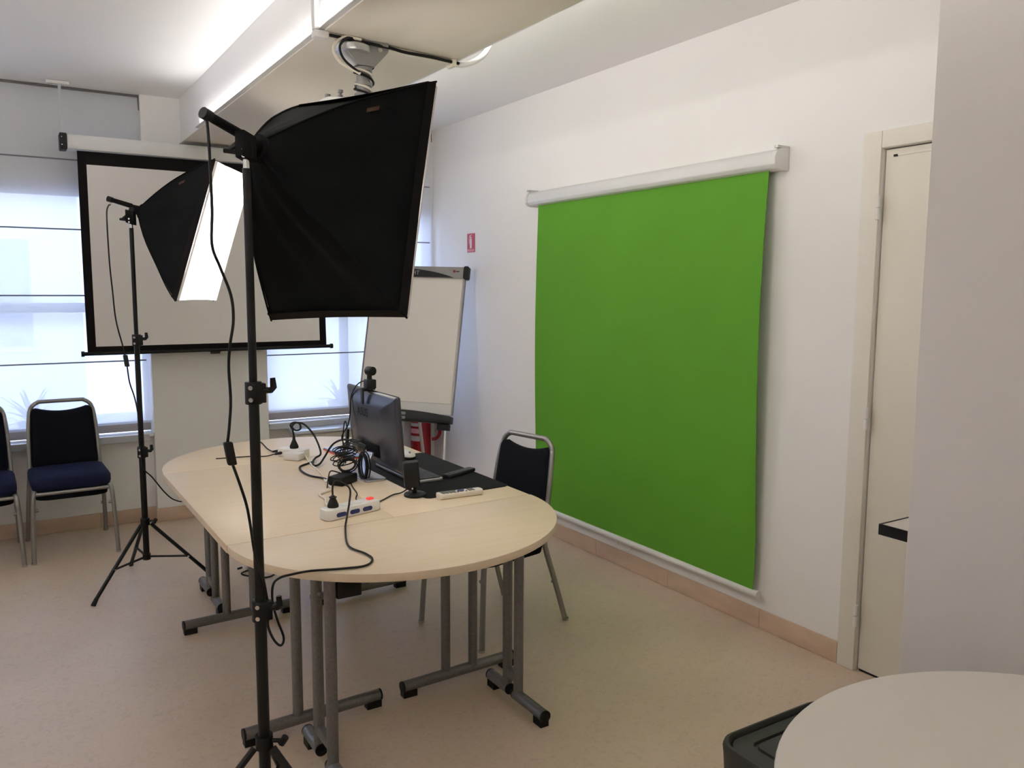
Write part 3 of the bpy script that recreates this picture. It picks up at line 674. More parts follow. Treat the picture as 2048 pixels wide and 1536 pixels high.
# ------------------------------------------------------------------ softboxes
def softbox(label, px, py, S, yaw, tilt, roll, dep, leg0, cable, switch, tailc):
    t = thing('softbox_light', label, 'studio light', (px, py, 0), 0, 'softbox lights on stands')
    # stand
    MB().cyl((px, py, .13), (px, py, .70), .0155, n=16).build('lower_pole', 'black_metal', t)
    MB().cyl((px, py, .69), (px, py, 1.285), .0135, n=16).build('middle_pole', 'black_metal', t)
    MB().cyl((px, py, 1.28), (px, py, 1.845), .0105, n=16).build('upper_pole', 'black_metal', t)
    MB().cyl((px, py, 1.845), (px, py, 1.875), .0085, n=12).build('spigot', 'chrome', t)
    vx, vy = cy_, -sy_
    for z in (.705, 1.285):
        c = MB().cyl((px, py, z - .032), (px, py, z + .026), .0215, n=16).box((px - .012 + vx * .018, py - .012 + vy * .018, z - .028), (px + .012 + vx * .018, py + .012 + vy * .018, z + .022)).build('collar', 'black_plastic', t, bevel=.002)
        kb = MB().cyl((px + vx * .02, py + vy * .02, z + .004), (px + vx * .045, py + vy * .045, z + .004), .008, n=10)
        kb.tube([(px + vx * .043, py + vy * .043, z + .002), (px + vx * .052, py + vy * .052, z + .012), (px + vx * .050, py + vy * .050, z + .036)], [.008, .009, .007], 8)
        kb.build('knob', 'black_plastic', c)
        for dz in (-.019, .012): MB().cyl((px - sy_ * .021, py - cy_ * .021, z + dz), (px - sy_ * .0245, py - cy_ * .0245, z + dz), .006, n=10).build('rivet', 'chrome', c)
    MB().cyl((px, py, .315), (px, py, .352), .023, n=16).build('tripod_hub', 'black_plastic', t)
    kb = MB().cyl((px, py, .336), (px + vx * .05, py + vy * .05, .336), .006, n=8).cyl((px + vx * .045, py + vy * .045, .326), (px + vx * .058, py + vy * .058, .346), .010, n=8).build('hub_knob', 'black_plastic', t)
    MB().cyl((px, py, .130), (px, py, .160), .020, n=16).build('brace_hub', 'black_plastic', t)
    for k in range(3):
        a = math.radians(leg0 + 120 * k); u = V((math.cos(a), math.sin(a), 0)); c = V((px, py, 0)); sdv = V((-u.y, u.x, 0))
        top = c + u * .028 + V((0, 0, .322)); tip = c + u * .345 + V((0, 0, .008))
        lg = MB().tube([top, tip], .0095, 8).build('leg', 'black_metal', t)
        MB().cyl(tip - V((0, 0, .0078)), tip + (top - tip).normalized() * .03, .012, .0105, n=10).build('rubber_foot', 'black_plastic', lg)
        mid = top.lerp(tip, .58)
        MB().tube([c + u * .018 + V((0, 0, .145)), mid], .006, 8).build('brace', 'black_metal', t)
        MB().cyl(mid - sdv * .012, mid + sdv * .012, .005, n=8).build('rivet', 'chrome', lg)
    # head
    dv = V((math.sin(yaw) * math.cos(tilt), math.cos(yaw) * math.cos(tilt), -math.sin(tilt)))
    r = V((math.cos(yaw), -math.sin(yaw), 0)); u = r.cross(dv)
    R = r * math.cos(roll) + u * math.sin(roll); U = -r * math.sin(roll) + u * math.cos(roll)
    S = V(S); H = V((px, py, 1.925))
    hp = MB().cyl((px, py, 1.868), (px, py, 1.905), .018, n=14).box((-.016, -.022, -.035), (.016, .022, .03), frame((px, py, 1.90), R, dv, V((0, 0, 1)))).build('tilt_head', 'black_matte', t, bevel=.003)
    MB().tube([(px, py, 1.885), V((px, py, 1.885)) - V((vx, vy, 0)) * .055 + V((0, 0, .004))], [.009, .006], 8).tube([V((px, py, 1.915)), V((px, py, 1.90)) - V((vx, vy, 0)) * .040 - V((0, 0, .01))], [.012, .008], 8).build('tilt_lever', 'black_plastic', hp)
    for dz in (.873, .889): MB().cyl((px - sy_ * .018, py - cy_ * .018, 1 + dz), (px - sy_ * .022, py - cy_ * .022, 1 + dz), .0045, n=8).build('screw', 'chrome', hp)
    MB().cyl(S - dv * .055, S - dv * .004, .020, .025, n=16).build('socket', 'black_matte', t, bevel=.003)
    MB().cyl(S - dv * .050, H + V((0, 0, -.01)), .014, n=10).build('socket_neck', 'black_plastic', t)
    hb = S - dv * .05 + V((0, 0, .012)); he = S - dv * .175 + V((0, 0, .010))
    hn = MB().cyl(hb, he, .0125, .0115, n=12).build('handle', 'black_matte', t, bevel=.003)
    MB().cyl(he + dv * .012, he + dv * .012 - V((0, 0, .022)), .0045, n=8).build('cable_nipple', 'white_plastic', hn)
    MB().cyl(he + dv * .02, he - dv * .004, .0145, n=12).build('end_cap', 'black_plastic', hn)
    MB().cyl(S - dv * .005, S + dv * .004, .038, n=24).build('speed_ring', 'black_matte', t)
    # fabric shell
    hw, hh = .25, .35
    def pt(tt, a):                 # a in [0,4): around the square
        i = int(a) % 4; q = a - int(a)
        cs = [(1, 1), (1, -1), (-1, -1), (-1, 1)]
        c0, c1 = cs[i], cs[(i + 1) % 4]
        sx = c0[0] + (c1[0] - c0[0]) * q; sy = c0[1] + (c1[1] - c0[1]) * q
        g = tt + .27 * tt * (1 - tt)
        sag = 1 - .16 * math.sin(PI * q) * math.sin(PI * min(1, tt * 1.02)) - .014 * math.sin(PI * q) * tt
        wr = .006 * math.sin(a * 17 + tt * 6) * math.sin(PI * tt)
        ring = .034
        ang = math.atan2(sy, sx)
        X = (1 - tt) * ring * math.cos(ang) * 1.0 + g * hw * sx * sag
        Y = (1 - tt) * ring * math.sin(ang) * 1.0 + g * hh * sy * sag
        return S + dv * (dep * tt + wr * .5) + R * (X + wr * (1 if abs(sx) > abs(sy) else 0)) + U * (Y + wr * (0 if abs(sx) > abs(sy) else 1))
    NA, NT = 48, 16
    mb = MB(); vs = [pt(j / NT, 4 * i / NA) for j in range(NT + 1) for i in range(NA)]
    fs = [(j*NA+i, j*NA+(i+1) % NA, (j+1)*NA+(i+1) % NA, (j+1)*NA+i) for j in range(NT) for i in range(NA)]
    sh = mb.add(vs, fs).build('fabric_shell', 'black_fabric', t, smooth=28, solid=.0012)
    # sewn hem band at the front rim
    def rim(d0, d1, k0, k1, nm, mt, par):
        m = MB(); rg = []
        for dd, kk in ((d0, k0), (d1, k1)):
            base = []
            for i in range(NA):
                p = pt(1.0, 4 * i / NA); F = S + dv * dep; base.append(F + (p - F) * kk + dv * (dd - dep))
            rg.append(base)
        m.loft(rg, cap=False); return m.build(nm, mt, par, solid=.0015, smooth=30)
    rim(dep - .030, dep + .002, .975, 1.004, 'hem_band', 'black_border', sh)
    # four bowed rods along the corners
    for i in range(4):
        MB().tube([pt(j / 10, i) * 1.0 + (pt(j / 10, i) - (S + dv * dep * j / 10)) * .012 for j in range(11)], .003, 6).build('rod_sleeve', 'black_fabric', sh)
    # brand tag on the top panel, by the upper corner edge
    a0 = 0.10 if yaw < PI / 2 else 0.10
    pA, pB, pC = pt(.56, .06), pt(.68, .06), pt(.56, .10)
    ex = (pB - pA).normalized(); ey = (pC - pA).normalized(); nz = ex.cross(ey).normalized()
    if nz.dot(R) < 0: nz = -nz
    m = MB(); m.add([pA + nz * .003, pA + ex * .040 + nz * .003, pA + ex * .040 + ey * .012 + nz * .003, pA + ey * .012 + nz * .003], [(0, 1, 2, 3)])
    m.build('sewn_tag', 'orange_label', sh, solid=.001)
    # lamp-lit diffuser
    F = S + dv * (dep + .004)
    def dfn(a, b):
        x, y = (2 * a - 1), (2 * b - 1)
        bul = .028 * (1 - x ** 4) * (1 - y ** 4)
        return F + R * (x * hw * .985) + U * (y * hh * .985) + dv * bul
    MB().grid(dfn, 14, 18).build('diffuser', 'softbox_glow', t)
    rim(dep + .0025, dep + .015, .992, .990, 'diffuser_hem', 'screen_white', t)
    # power cable, inline switch
    MB().tube(smooth_path(cable), .0036, 6).build('power_cable', 'black_cable', t)
    sw = MB().box((-.011, -.009, -.030), (.011, .009, .030), frame(switch[0], (1, 0, 0), (0, 1, 0), V(switch[1]).normalized())).build('inline_switch', 'black_plastic', t, bevel=.004)
    MB().tube(smooth_path(tailc), .0036, 6).build('power_cable', 'black_cable', t)
S1 = (.590, 2.194, 1.906); S2 = (.648, 4.612, 1.933)
softbox('softbox lamp nearest the camera, its black back turned to us', .545, 2.13, S1, 1.0536, .2781, .0384, .389, 65,
        [(.449, 2.105, 1.945), (.448, 2.09, 1.90), (.447, 2.08, 1.84), (.448, 2.08, 1.735), (.445, 2.08, 1.652), (.462, 2.08, 1.599), (.485, 2.08, 1.532), (.489, 2.08, 1.471), (.479, 2.08, 1.41), (.474, 2.08, 1.355), (.476, 2.08, 1.274), (.471, 2.08, 1.212), (.465, 2.08, 1.168)],
        ((.470, 2.08, 1.140), (-.16, 0, 1)),
        [(.475, 2.08, 1.113), (.492, 2.08, 1.057), (.506, 2.08, 1.004), (.516, 2.09, .951), (.530, 2.105, .86), (.548, 2.108, .80), (.560, 2.12, .74), (.566, 2.125, .70), (.572, 2.16, .642), (.590, 2.17, .593), (.611, 2.18, .569), (.622, 2.19, .586), (.609, 2.2, .635), (.600, 2.21, .684), (.605, 2.22, .73), (.629, 2.235, .742), (.665, 2.245, .742), (.727, 2.270, .7335), (.809, 2.246, .7325), (.881, 2.233, .7325), (.923, 2.277, .7325), (.925, 2.342, .7325), (.908, 2.44, .7325), (.965, 2.62, .7325), (1.0, 2.70, .745), (1.03, 2.75, .79), (1.042, 2.775, .83), (1.02, 2.79, .852), (.995, 2.796, .86), (.985, 2.796, .84), (.984, 2.794, .812)])
softbox('softbox lamp by the windows with its bright white front showing', .590, 4.567, S2, 2.1379, .3051, .0145, .385, -143.6,
        [(.512, 4.68, 1.965), (.500, 4.66, 1.955), (.485, 4.60, 1.90), (.478, 4.52, 1.682), (.483, 4.5, 1.536), (.492, 4.5, 1.388), (.516, 4.5, 1.264), (.524, 4.5, 1.213)],
        ((.531, 4.515, 1.183), (-.12, 0, 1)),
        [(.536, 4.53, 1.153), (.545, 4.54, 1.07), (.567, 4.55, .985), (.580, 4.545, .873), (.583, 4.543, .716), (.590, 4.54, .624), (.633, 4.55, .566), (.69, 4.55, .479), (.738, 4.55, .432), (.80, 4.56, .424), (.95, 4.60, .50), (1.10, 4.62, .62)])

# ------------------------------------------------------------------ flipchart
fc = thing('flipchart_easel', 'white flipchart board on a tripod easel by the corner', 'flipchart', (2.45, 5.40, 0))
yaw_, lean_, roll_ = .8101, .2473, .0226
rtv = V((math.cos(yaw_), -math.sin(yaw_), 0)); bk = V((math.sin(yaw_), math.cos(yaw_), 0))
upv = V((0, 0, 1)) * math.cos(lean_) + bk * math.sin(lean_)
R2 = rtv * math.cos(roll_) - upv * math.sin(roll_); U2 = upv * math.cos(roll_) + rtv * math.sin(roll_)
N2 = R2.cross(U2)              # towards the viewer side
if N2.dot(bk) > 0: N2 = -N2
BR = V((2.624, 5.01, .757))
FM = frame(BR - R2 * .68, R2, U2, N2)   # x right, y up, z to viewer, origin paper bottom left
def fbox(x0, y0, z0, x1, y1, z1): return MB().box((x0, y0, z0), (x1, y1, z1), FM)
fbox(-.006, -.078, -.022, .686, .905, -.004).build('board', 'board_gloss', fc, bevel=.003)
fbox(0, 0, -.0035, .68, .899, .003).build('paper_pad', 'board_white', fc)
fbox(-.014, -.078, -.026, -.0065, .905, .0005).build('edge_profile', 'header_grey', fc)
fbox(.6865, -.078, -.026, .696, .905, .0005).build('edge_profile', 'header_grey', fc)
hdr = fbox(-.004, .890, .0035, .684, .972, .018).build('header_clamp', 'header_grey', fc, bevel=.004)
arch = [(0.0, 0.0)] + [(.60 * (i / 20), .066 * (1 - (i / 20) ** 3.0)) for i in range(21)]
MB().prism(arch, 0, .0012, FM @ Matrix.Translation((.02, .893, .0182))).build('header_swoosh', 'black_plastic', hdr)
text_mb('EHT', .042, FM @ Matrix.Translation((.318, .922, .0198))).build('lettering', 'header_text', hdr, smooth=0)
MB().prism([(0, 0), (.016, 0), (.016, .018), (0, .018)], 0, .0008, FM @ Matrix.Translation((.608, .930, .0182))).build('logo_mark', 'red_paint', hdr)
MB().prism([(0, 0), (.026, 0), (.026, .007), (0, .007)], 0, .0008, FM @ Matrix.Translation((.628, .935, .0182))).build('logo_mark', 'black_plastic', hdr)
for x0, x1 in ((.6845, .722), (-.042, -.0045)):
    MB().prism(rrect(x0, .885, x1, .978, .012), -.028, .024, FM).build('corner_cap', 'black_plastic', fc, bevel=.004)
tray = [(-.02, -.140), (.70, -.140), (.70, -.092)] + [(.69 - .70 * i / 14, -.088 + .026 * math.sin(PI * (i / 14)) ** 1.0) for i in range(15)] + [(-.02, -.092)]
tr = MB().prism(tray, -.03, .05, FM).build('pen_tray', 'black_plastic', fc, bevel=.004)
for yy in (-.088, -.118): MB().prism(rrect(.30, yy - .010, .375, yy + .010, .008), .0505, .0520, FM).build('logo_plate', 'grey_rubber', tr)
fbox(.60, -.185, -.03, .685, -.141, .02).build('leg_bracket', 'black_plastic', fc, bevel=.004)
fbox(-.005, -.185, -.03, .08, -.141, .02).build('leg_bracket', 'black_plastic', fc, bevel=.004)
def fw_pt(x, y, z=0): return FM @ V((x, y, z))
def to_floor(p, off):
    p = V(p); q = V((p.x + off[0], p.y + off[1], .012)); return p, q
for (x, offx) in ((.655, .035), (.028, -.035)):
    p = fw_pt(x, -.16, -.012); dn_ = -U2; k = (p.z - .012) / -dn_.z
    q = p + dn_ * k + R2 * offx; q.z = .012
    lg = MB().cyl(p, q, .0125, n=12).build('leg', 'alu', fc)
    MB().cyl(q - V((0, 0, .0119)), q + V((0, 0, .018)), .017, n=12).build('rubber_foot', 'black_plastic', lg)
p = fw_pt(.34, .35, -.035); q = p + bk * .30; q.z = .012
q = V((min(q.x, 2.82), min(q.y, 5.72), .012))
lg = MB().cyl(p, q, .0125, n=12).build('leg', 'alu', fc)
MB().cyl(q - V((0, 0, .0119)), q + V((0, 0, .018)), .017, n=12).build('rubber_foot', 'black_plastic', lg)
fbox(.333, -.30, -.034, .347, .36, -.024).build('back_bar', 'header_grey', fc)

# fire extinguisher and sign
EXX = 2.745
fe = thing('fire_extinguisher', 'red fire extinguisher with hose on the wall behind the flipchart', 'extinguisher', (EXX, 5.745, .215))
MX = Matrix.Translation((EXX, 5.745, .215))
cyl = MB().lathe([(0, 0), (.066, 0), (.075, .012), (.078, .03), (.078, .37), (.072, .405), (.05, .43), (.024, .44), (.024, .46), (0, .46)], MX, n=32).build('cylinder', 'red_paint', fe)
def label_band(z0, z1, a0, a1, mt):
    def fn(u, v):
        a = math.radians(a0 + (a1 - a0) * u); return MX @ V((.0787 * math.cos(a), .0787 * math.sin(a), z0 + (z1 - z0) * v))
    MB().grid(fn, 10, 1).build('label', mt, cyl)
ca = math.degrees(math.atan2(-5.745, -EXX))
for z0, z1, mt in ((.315, .35, 'sign_pink'), (.28, .305, 'label_grey'), (.165, .205, 'label_grey'), (.225, .262, 'sign_pink'), (.34, .356, 'label_grey')): label_band(z0, z1, ca - 75, ca - 5, mt)
label_band(.12, .14, ca - 60, ca - 45, 'orange_label')
label_band(.36, .39, ca + 0, ca + 40, 'label_grey')
MB().cyl(MX @ V((0, 0, .455)), MX @ V((0, 0, .51)), .020, n=14).build('valve', 'alu', fe)
hx = V((-.5, -.86, 0))
MB().tube([MX @ V((0, 0, .50)), MX @ V((.03, -.06, .525)), MX @ V((.06, -.11, .525))], .008, 8).tube([MX @ V((0, 0, .515)), MX @ V((.03, -.06, .555)), MX @ V((.06, -.11, .565))], .008, 8).build('grip_levers', 'red_paint', fe)
ho = [MX @ V(p) for p in ((.0, -.02, .485), (.05, -.06, .50), (.10, -.09, .47), (.118, -.10, .40), (.118, -.10, .30), (.114, -.098, .22), (.095, -.085, .182), (.06, -.07, .174))]
MB().tube(smooth_path(ho), .0125, 10).build('hose', 'red_paint', fe, label='dark red rubber hose')
bx((EXX - .03, YB - .05, .60), (EXX + .03, YB - .001, .66)).build('wall_bracket', 'alu', fe)
sg = thing('extinguisher_sign', 'small red fire extinguisher sign on the wall above the flipchart', 'sign', (XR - .004, 5.225, 1.88))
SM = frame((XR - .0045, 5.281, 1.8115), (0, -1, 0), (0, 0, 1), (-1, 0, 0))   # x to the right, y up
MB().prism([(0, 0), (.106, 0), (.106, .133), (0, .133)], -.004, 0, SM).build('plate', 'red_sign', sg)
MB().prism(rrect(.040, .028, .066, .096, .004) , 0, .0006, SM).build('pictogram_bottle', 'sign_white', sg)
MB().prism([(.042, .098), (.064, .098), (.058, .113), (.048, .113)], 0, .0006, SM).build('pictogram_neck', 'sign_white', sg)
MB().prism([(.034, .114), (.068, .122), (.068, .126), (.034, .119)], 0, .0006, SM).build('pictogram_lever', 'sign_white', sg)
MB().prism([(.027, .060), (.032, .060), (.033, .105), (.045, .112), (.045, .116), (.030, .109)], 0, .0006, SM).build('pictogram_hose', 'sign_white', sg)
MB().prism([(.006, .006), (.100, .006), (.100, .022), (.006, .022)], 0, .0006, SM).build('text_strip', 'sign_pink', sg)
text_mb('ESTINTORE', .013, SM @ Matrix.Translation((.053, .014, .0009))).build('lettering', 'red_sign', sg, smooth=0)

# ------------------------------------------------------------------ things on the table
tag(MB().prism([(x, y + sh(x) - .02) for x, y in rrect(1.388, 2.868, 1.786, 3.690, .03)], ZT + .0004, ZT + .0034).build('desk_mat', 'mat_rubber', bevel=.001), 'large black desk mat along the chair side of the table', 'mat')
ZM = ZT + .0035
# all-in-one computer
pc_ = thing('desktop_computer', 'black all-in-one computer seen from behind among cables', 'computer', (1.36, 3.36, ZT))
til = math.radians(4.0)
cxm, cym, czm = 1.386, 3.352, .786
CM = frame((cxm, cym, czm), (0, -1, 0), (-math.sin(til), 0, math.cos(til)), (-math.cos(til), 0, -math.sin(til)))  # x right as seen from behind, y up, z out of the back
mb = MB(); Wm, Hm = .284, .324
def mring(z, ins, ib=None, it=None): return [CM @ V((x, y, z)) for x, y in rrect(-Wm + ins, 0 + (ins if ib is None else ib), Wm - ins, Hm - (ins if it is None else it), .008, 3)]
mb.loft([mring(-.012, .004), mring(-.008, 0), mring(.0, 0), mring(.005, .004), mring(.011, .022, .012, .014), mring(.016, .052, .018, .028), mring(.020, .085, .024, .042), mring(.0225, .12, .03, .058), mring(.0235, .15, .036, .07)])
mb.build('housing', 'monitor_back', pc_, smooth=60)
MB().box((-Wm + .006, .022, -.0135), (Wm - .006, Hm - .006, -.0122), CM).build('display', 'screen_glass', pc_)
text_mb('ASUS', .052, CM @ Matrix.Translation((-.062, .222, .0238))).build('lettering', 'logo_dark', pc_, smooth=0)
MB().box((-.085, .040, .0235), (.10, .095, .028), CM).build('port_recess', 'logo_dark', pc_, bevel=.003)
lg = MB().loft([[V((1.345, 3.352 + s1 * .045 , .80 + .04)) + V((dx, 0, 0)) for s1, dx in ((-1, 0), (1, 0), (1, .014), (-1, .014))],
                [V((1.315, 3.352 + s1 * .055, ZM + .05)) + V((dx, 0, 0)) for s1, dx in ((-1, 0), (1, 0), (1, .014), (-1, .014))],
                [V((1.30, 3.352 + s1 * .06, ZT + .010)) + V((dx, 0, 0)) for s1, dx in ((-1, 0), (1, 0), (1, .016), (-1, .016))]]).build('stand_neck', 'silver', pc_, bevel=.002)
MB().prism(rrect(1.285, 3.235, 1.386, 3.47, .02), ZT + .0005, ZT + .010).build('stand_foot', 'silver', pc_, bevel=.003)
# webcam
wc = thing('webcam', 'small black webcam clipped on top of the computer', 'camera', (1.36, 3.36, 1.11))
Tp = CM @ V((-.012, Hm, 0))
WMx = frame(Tp, (0, -1, 0), (0, 0, 1), (-1, 0, 0))
MB().box((-.022, .006, -.022), (.022, .046, .022), WMx).build('clip_block', 'black_plastic', wc, bevel=.004)
MB().box((-.030, .002, -.014), (.030, .0075, .010), WMx).build('clip_bar', 'black_plastic', wc, bevel=.002)
MB().box((-.022, -.062, .0285), (.004, -.002, .036), WMx).box((-.022, -.006, .005), (.004, .008, .036), WMx).build('clip_leg', 'black_plastic', wc, bevel=.002)
MB().cyl(WMx @ V((-.004, .046, 0)), WMx @ V((-.004, .066, 0)), .011, n=12).build('neck', 'black_plastic', wc)
MB().cyl(WMx @ V((-.016, .083, .004)), WMx @ V((.022, .083, -.008)), .0195, n=20).build('head', 'black_plastic', wc, bevel=.003)
MB().cyl(WMx @ V((.0, .083, -.014)), WMx @ V((.0, .083, -.024)), .010, n=16).build('lens', 'screen_glass', wc)
MB().tube(smooth_path([WMx @ V((-.022, .028, .0)), WMx @ V((-.08, .03, .0)), WMx @ V((-.125, .005, .015)), WMx @ V((-.175, -.05, .02)), WMx @ V((-.19, -.12, .02)), WMx @ V((-.195, -.18, .03)), WMx @ V((-.225, -.24, .05)), WMx @ V((-.19, -.28, .05)), WMx @ V((-.18, -.34, .055))]), .003, 6).build('cable', 'black_cable', wc)
# desktop microphone
mc = thing('desktop_microphone', 'box-shaped black desktop microphone on a round base beside the mat', 'microphone', (1.372, 2.945, ZT))
mx_, my_ = 1.372, 2.93
MB().lathe([(0, 0), (.042, 0), (.044, .003), (.044, .009), (.040, .013), (.012, .016), (0, .016)], Matrix.Translation((mx_, my_, ZT + .0006)), n=32).build('base', 'black_plastic', mc)
MB().cyl((mx_, my_, ZT + .014), (mx_ - .004, my_, ZT + .035), .010, n=12).build('stem', 'black_plastic', mc)
kn = MB().lathe([(0, -.017), (.012, -.012), (.017, 0), (.012, .012), (0, .017)], Matrix.Translation((mx_ - .008, my_, ZT + .038)), n=16).build('ball_joint', 'black_plastic', mc)
MB().cyl((mx_ - .008 - sy_ * .016, my_ - cy_ * .016, ZT + .036), (mx_ - .008 - sy_ * .020, my_ - cy_ * .020, ZT + .036), .004, n=8).build('screw', 'chrome', kn)
MB().prism(rrect(-.031, -.026, .031, .026, .010), .040, .142, Matrix.Translation((mx_ - .008, my_, ZT)) @ Matrix.Rotation(-.35, 4, 'Z') @ Matrix.Rotation(math.radians(-4), 4, 'Y')).build('body', 'black_plastic', mc, bevel=.004)
MB().tube(smooth_path([(mx_ - .02, my_ - .0, ZT + .04), (1.33, 2.965, ZT + .012), (1.296, 2.976, ZT + .0045), (1.23, 2.924, ZT + .0035), (1.174, 2.887, ZT + .0035), (1.144, 2.94, ZT + .0035), (1.15, 2.998, ZT + .0035), (1.183, 3.072, ZT + .0035), (1.208, 3.185, ZT + .0035), (1.235, 3.28, ZT + .0035)]), .0028, 6).build('cable', 'black_cable', mc)
# keyboard
kb = thing('keyboard', 'slim silver keyboard with black keys on the desk mat', 'keyboard', (1.517, 3.31, ZM))
MB().prism(rrect(1.450, 3.102, 1.588, 3.525, .008), ZM + .0002, ZM + .012).build('frame', 'alu', kb, bevel=.002)
for i in range(14):
    for j in range(5):
        if j == 0 and 4 <= i <= 8:
            if i == 4: bx((1.578 - .0245, 3.112 + 4 * .0292 + .001, ZM + .0121), (1.578, 3.112 + 9 * .0292 - .001, ZM + .016)).build('space_bar', 'key_black', kb)
            continue
        x1 = 1.578 - j * .0252; y0 = 3.112 + i * .0292
        bx((x1 - .0235, y0 + .001, ZM + .0121), (x1, y0 + .0275, ZM + .016)).build('key', 'key_black', kb)
# mouse
ms = thing('computer_mouse', 'white topped mouse on the far end of the desk mat', 'mouse', (1.655, 3.60, ZM))
MM = Matrix.Translation((1.655, 3.605, ZM)) @ Matrix.Rotation(1.35, 4, 'Z')
def el(z, k, dx=0): return [MM @ V((.058 * k * math.cos(a) + dx, .033 * k * math.sin(a), z)) for a in [2 * PI * i / 24 for i in range(24)]]
MB().loft([el(.0005, .93), el(.004, 1.0), el(.012, 1.0), el(.0138, .98)]).build('base', 'black_plastic', ms)
MB().loft([el(.014, .985), el(.022, .95), el(.030, .80, .004), el(.035, .55, .006), el(.037, .2, .008)]).build('shell', 'white_plastic', ms, smooth=60)
MB().cyl(MM @ V((-.03, -.004, .030)), MM @ V((-.03, .004, .030)), .008, n=14).build('scroll_wheel', 'grey_rubber', ms)
# remotes
rb = thing('remote_control', 'slim black remote control lying on the desk mat', 'remote', (1.70, 3.17, ZM), 0, 'remote controls on the table')
RM = frame((1.70, 3.168, ZM), (.92, .39, 0), (-.39, .92, 0), (0, 0, 1))
MB().prism(rrect(-.095, -.0215, .095, .0215, .008), .0004, .016, RM).build('body', 'key_black', rb, bevel=.004)
for i in range(5):
    for j in (-1, 0, 1): MB().cyl(RM @ V((-.06 + i * .026, j * .0115, .0160)), RM @ V((-.06 + i * .026, j * .0115, .0175)), .0038, n=8).build('button', 'grey_rubber', rb)
rw = thing('remote_control', 'white remote control with grey and blue buttons beside the desk mat', 'remote', (1.52, 2.83, ZT), 0, 'remote controls on the table')
RM = frame((1.522, 2.832, ZT), (.985, -.05, 0), (.05, .985, 0), (0, 0, 1))
def rr4(z, k): return [RM @ V((x * (1 if abs(x) > 0 else 1), y * k, z)) for x, y in rrect(-.098, -.025, .098, .025, .014, 4)]
MB().loft([rr4(.0006, .72), rr4(.006, .92), rr4(.016, 1.0), rr4(.021, .96), rr4(.023, .86)]).build('body', 'cream_plastic', rw, smooth=50)
for i in range(4):
    for j in (-1, 0, 1): MB().box((-.082 + i * .016, j * .013 - .005, .0231), (-.070 + i * .016, j * .013 + .005, .0250), RM).build('button', 'grey_rubber', rw)
MB().cyl(RM @ V((.004, 0, .0231)), RM @ V((.004, 0, .0255)), .014, n=16).build('navigation_ring', 'blue_plastic', rw)
for xx, yy in ((-.015, .015), (.023, .015), (-.015, -.015), (.023, -.015)): MB().cyl(RM @ V((xx, yy, .0231)), RM @ V((xx, yy, .025)), .004, n=8).build('button', 'blue_plastic', rw)
for i in range(2):
    for j in (-1, 0, 1): MB().box((.036 + i * .015, j * .012 - .0045, .0231), (.047 + i * .015, j * .012 + .0045, .025), RM).build('button', 'grey_rubber', rw)
# tablet with red case
tb = thing('tablet_computer', 'dark glossy tablet with a red edge behind the computer', 'tablet', (1.47, 3.88, ZT))
TM = frame((1.471, 3.885, ZT), (1, .04, 0), (-.04, 1, 0), (0, 0, 1))
MB().prism(rrect(-.093, -.153, .093, .153, .01), .0005, .0075, TM).build('case', 'red_case', tb, bevel=.002)
MB().prism(rrect(-.091, -.151, .091, .151, .009), .0076, .0105, TM).build('screen', 'tablet_glass', tb, bevel=.001)
# power strip by the front seam
p1 = thing('power_strip', 'white power strip with red switch and blue openings on the table', 'power strip', (1.05, 2.80, ZT), 0, 'white power strips on the table')
PM = frame((1.055, 2.808, ZT), (.968, .25, 0), (-.25, .968, 0), (0, 0, 1))
MB().prism(rrect(-.118, -.034, .118, .034, .02), .0006, .040, PM).build('housing', 'white_plastic', p1, bevel=.006)
for x in (-.062, -.004, .052):
    MB().prism(rrect(x - .021, .010, x + .021, .026, .0078), 0, .0015, frame(PM @ V((0, -.034, 0)), PM.to_3x3() @ V((1, 0, 0)), (0, 0, 1), PM.to_3x3() @ V((0, -1, 0)))).build('socket_shutter', 'blue_plastic', p1)
sw_ = MB().prism(rrect(.076, -.010, .100, .010, .003), .0402, .0475, PM).build('rocker_switch', 'red_switch', p1, bevel=.002)
for x in (-.018, .030):
    MB().lathe([(.019, .0402), (.021, .0402), (.021, .042), (.018, .042)], PM @ Matrix.Translation((x, 0, 0)), n=20).build('socket_ring', 'white_plastic', p1)
pl = MB().lathe([(0, .0405), (.020, .0405), (.021, .046), (.015, .062), (.009, .075), (.006, .083), (0, .084)], PM @ Matrix.Translation((-.072, .004, 0)), n=16).build('plug', 'black_plastic', p1)
MB().lathe([(.005, .066), (.014, .067), (.014, .070), (.005, .071)], PM @ Matrix.Translation((-.072, .004, .008)), n=12).build('plug_grip', 'black_plastic', pl)
MB().tube(smooth_path([PM @ V((.118, .0, .02)), PM @ V((.135, .015, .015)), PM @ V((.10, .07, .006)), PM @ V((.0, .10, .0048)), (1.02, 2.97, ZT + .0048), (1.045, 3.05, ZT + .0048), (1.05, 3.135, ZT + .0048), (1.12, 3.19, ZT + .0048), (1.135, 3.30, ZT + .0048), (1.165, 3.42, ZT + .0048), (1.18, 3.50, ZT + .0048), (1.205, 3.72, ZT + .0048), (1.235, 3.90, ZT + .012)]), .004, 8).build('white_cable', 'cream_plastic', p1)
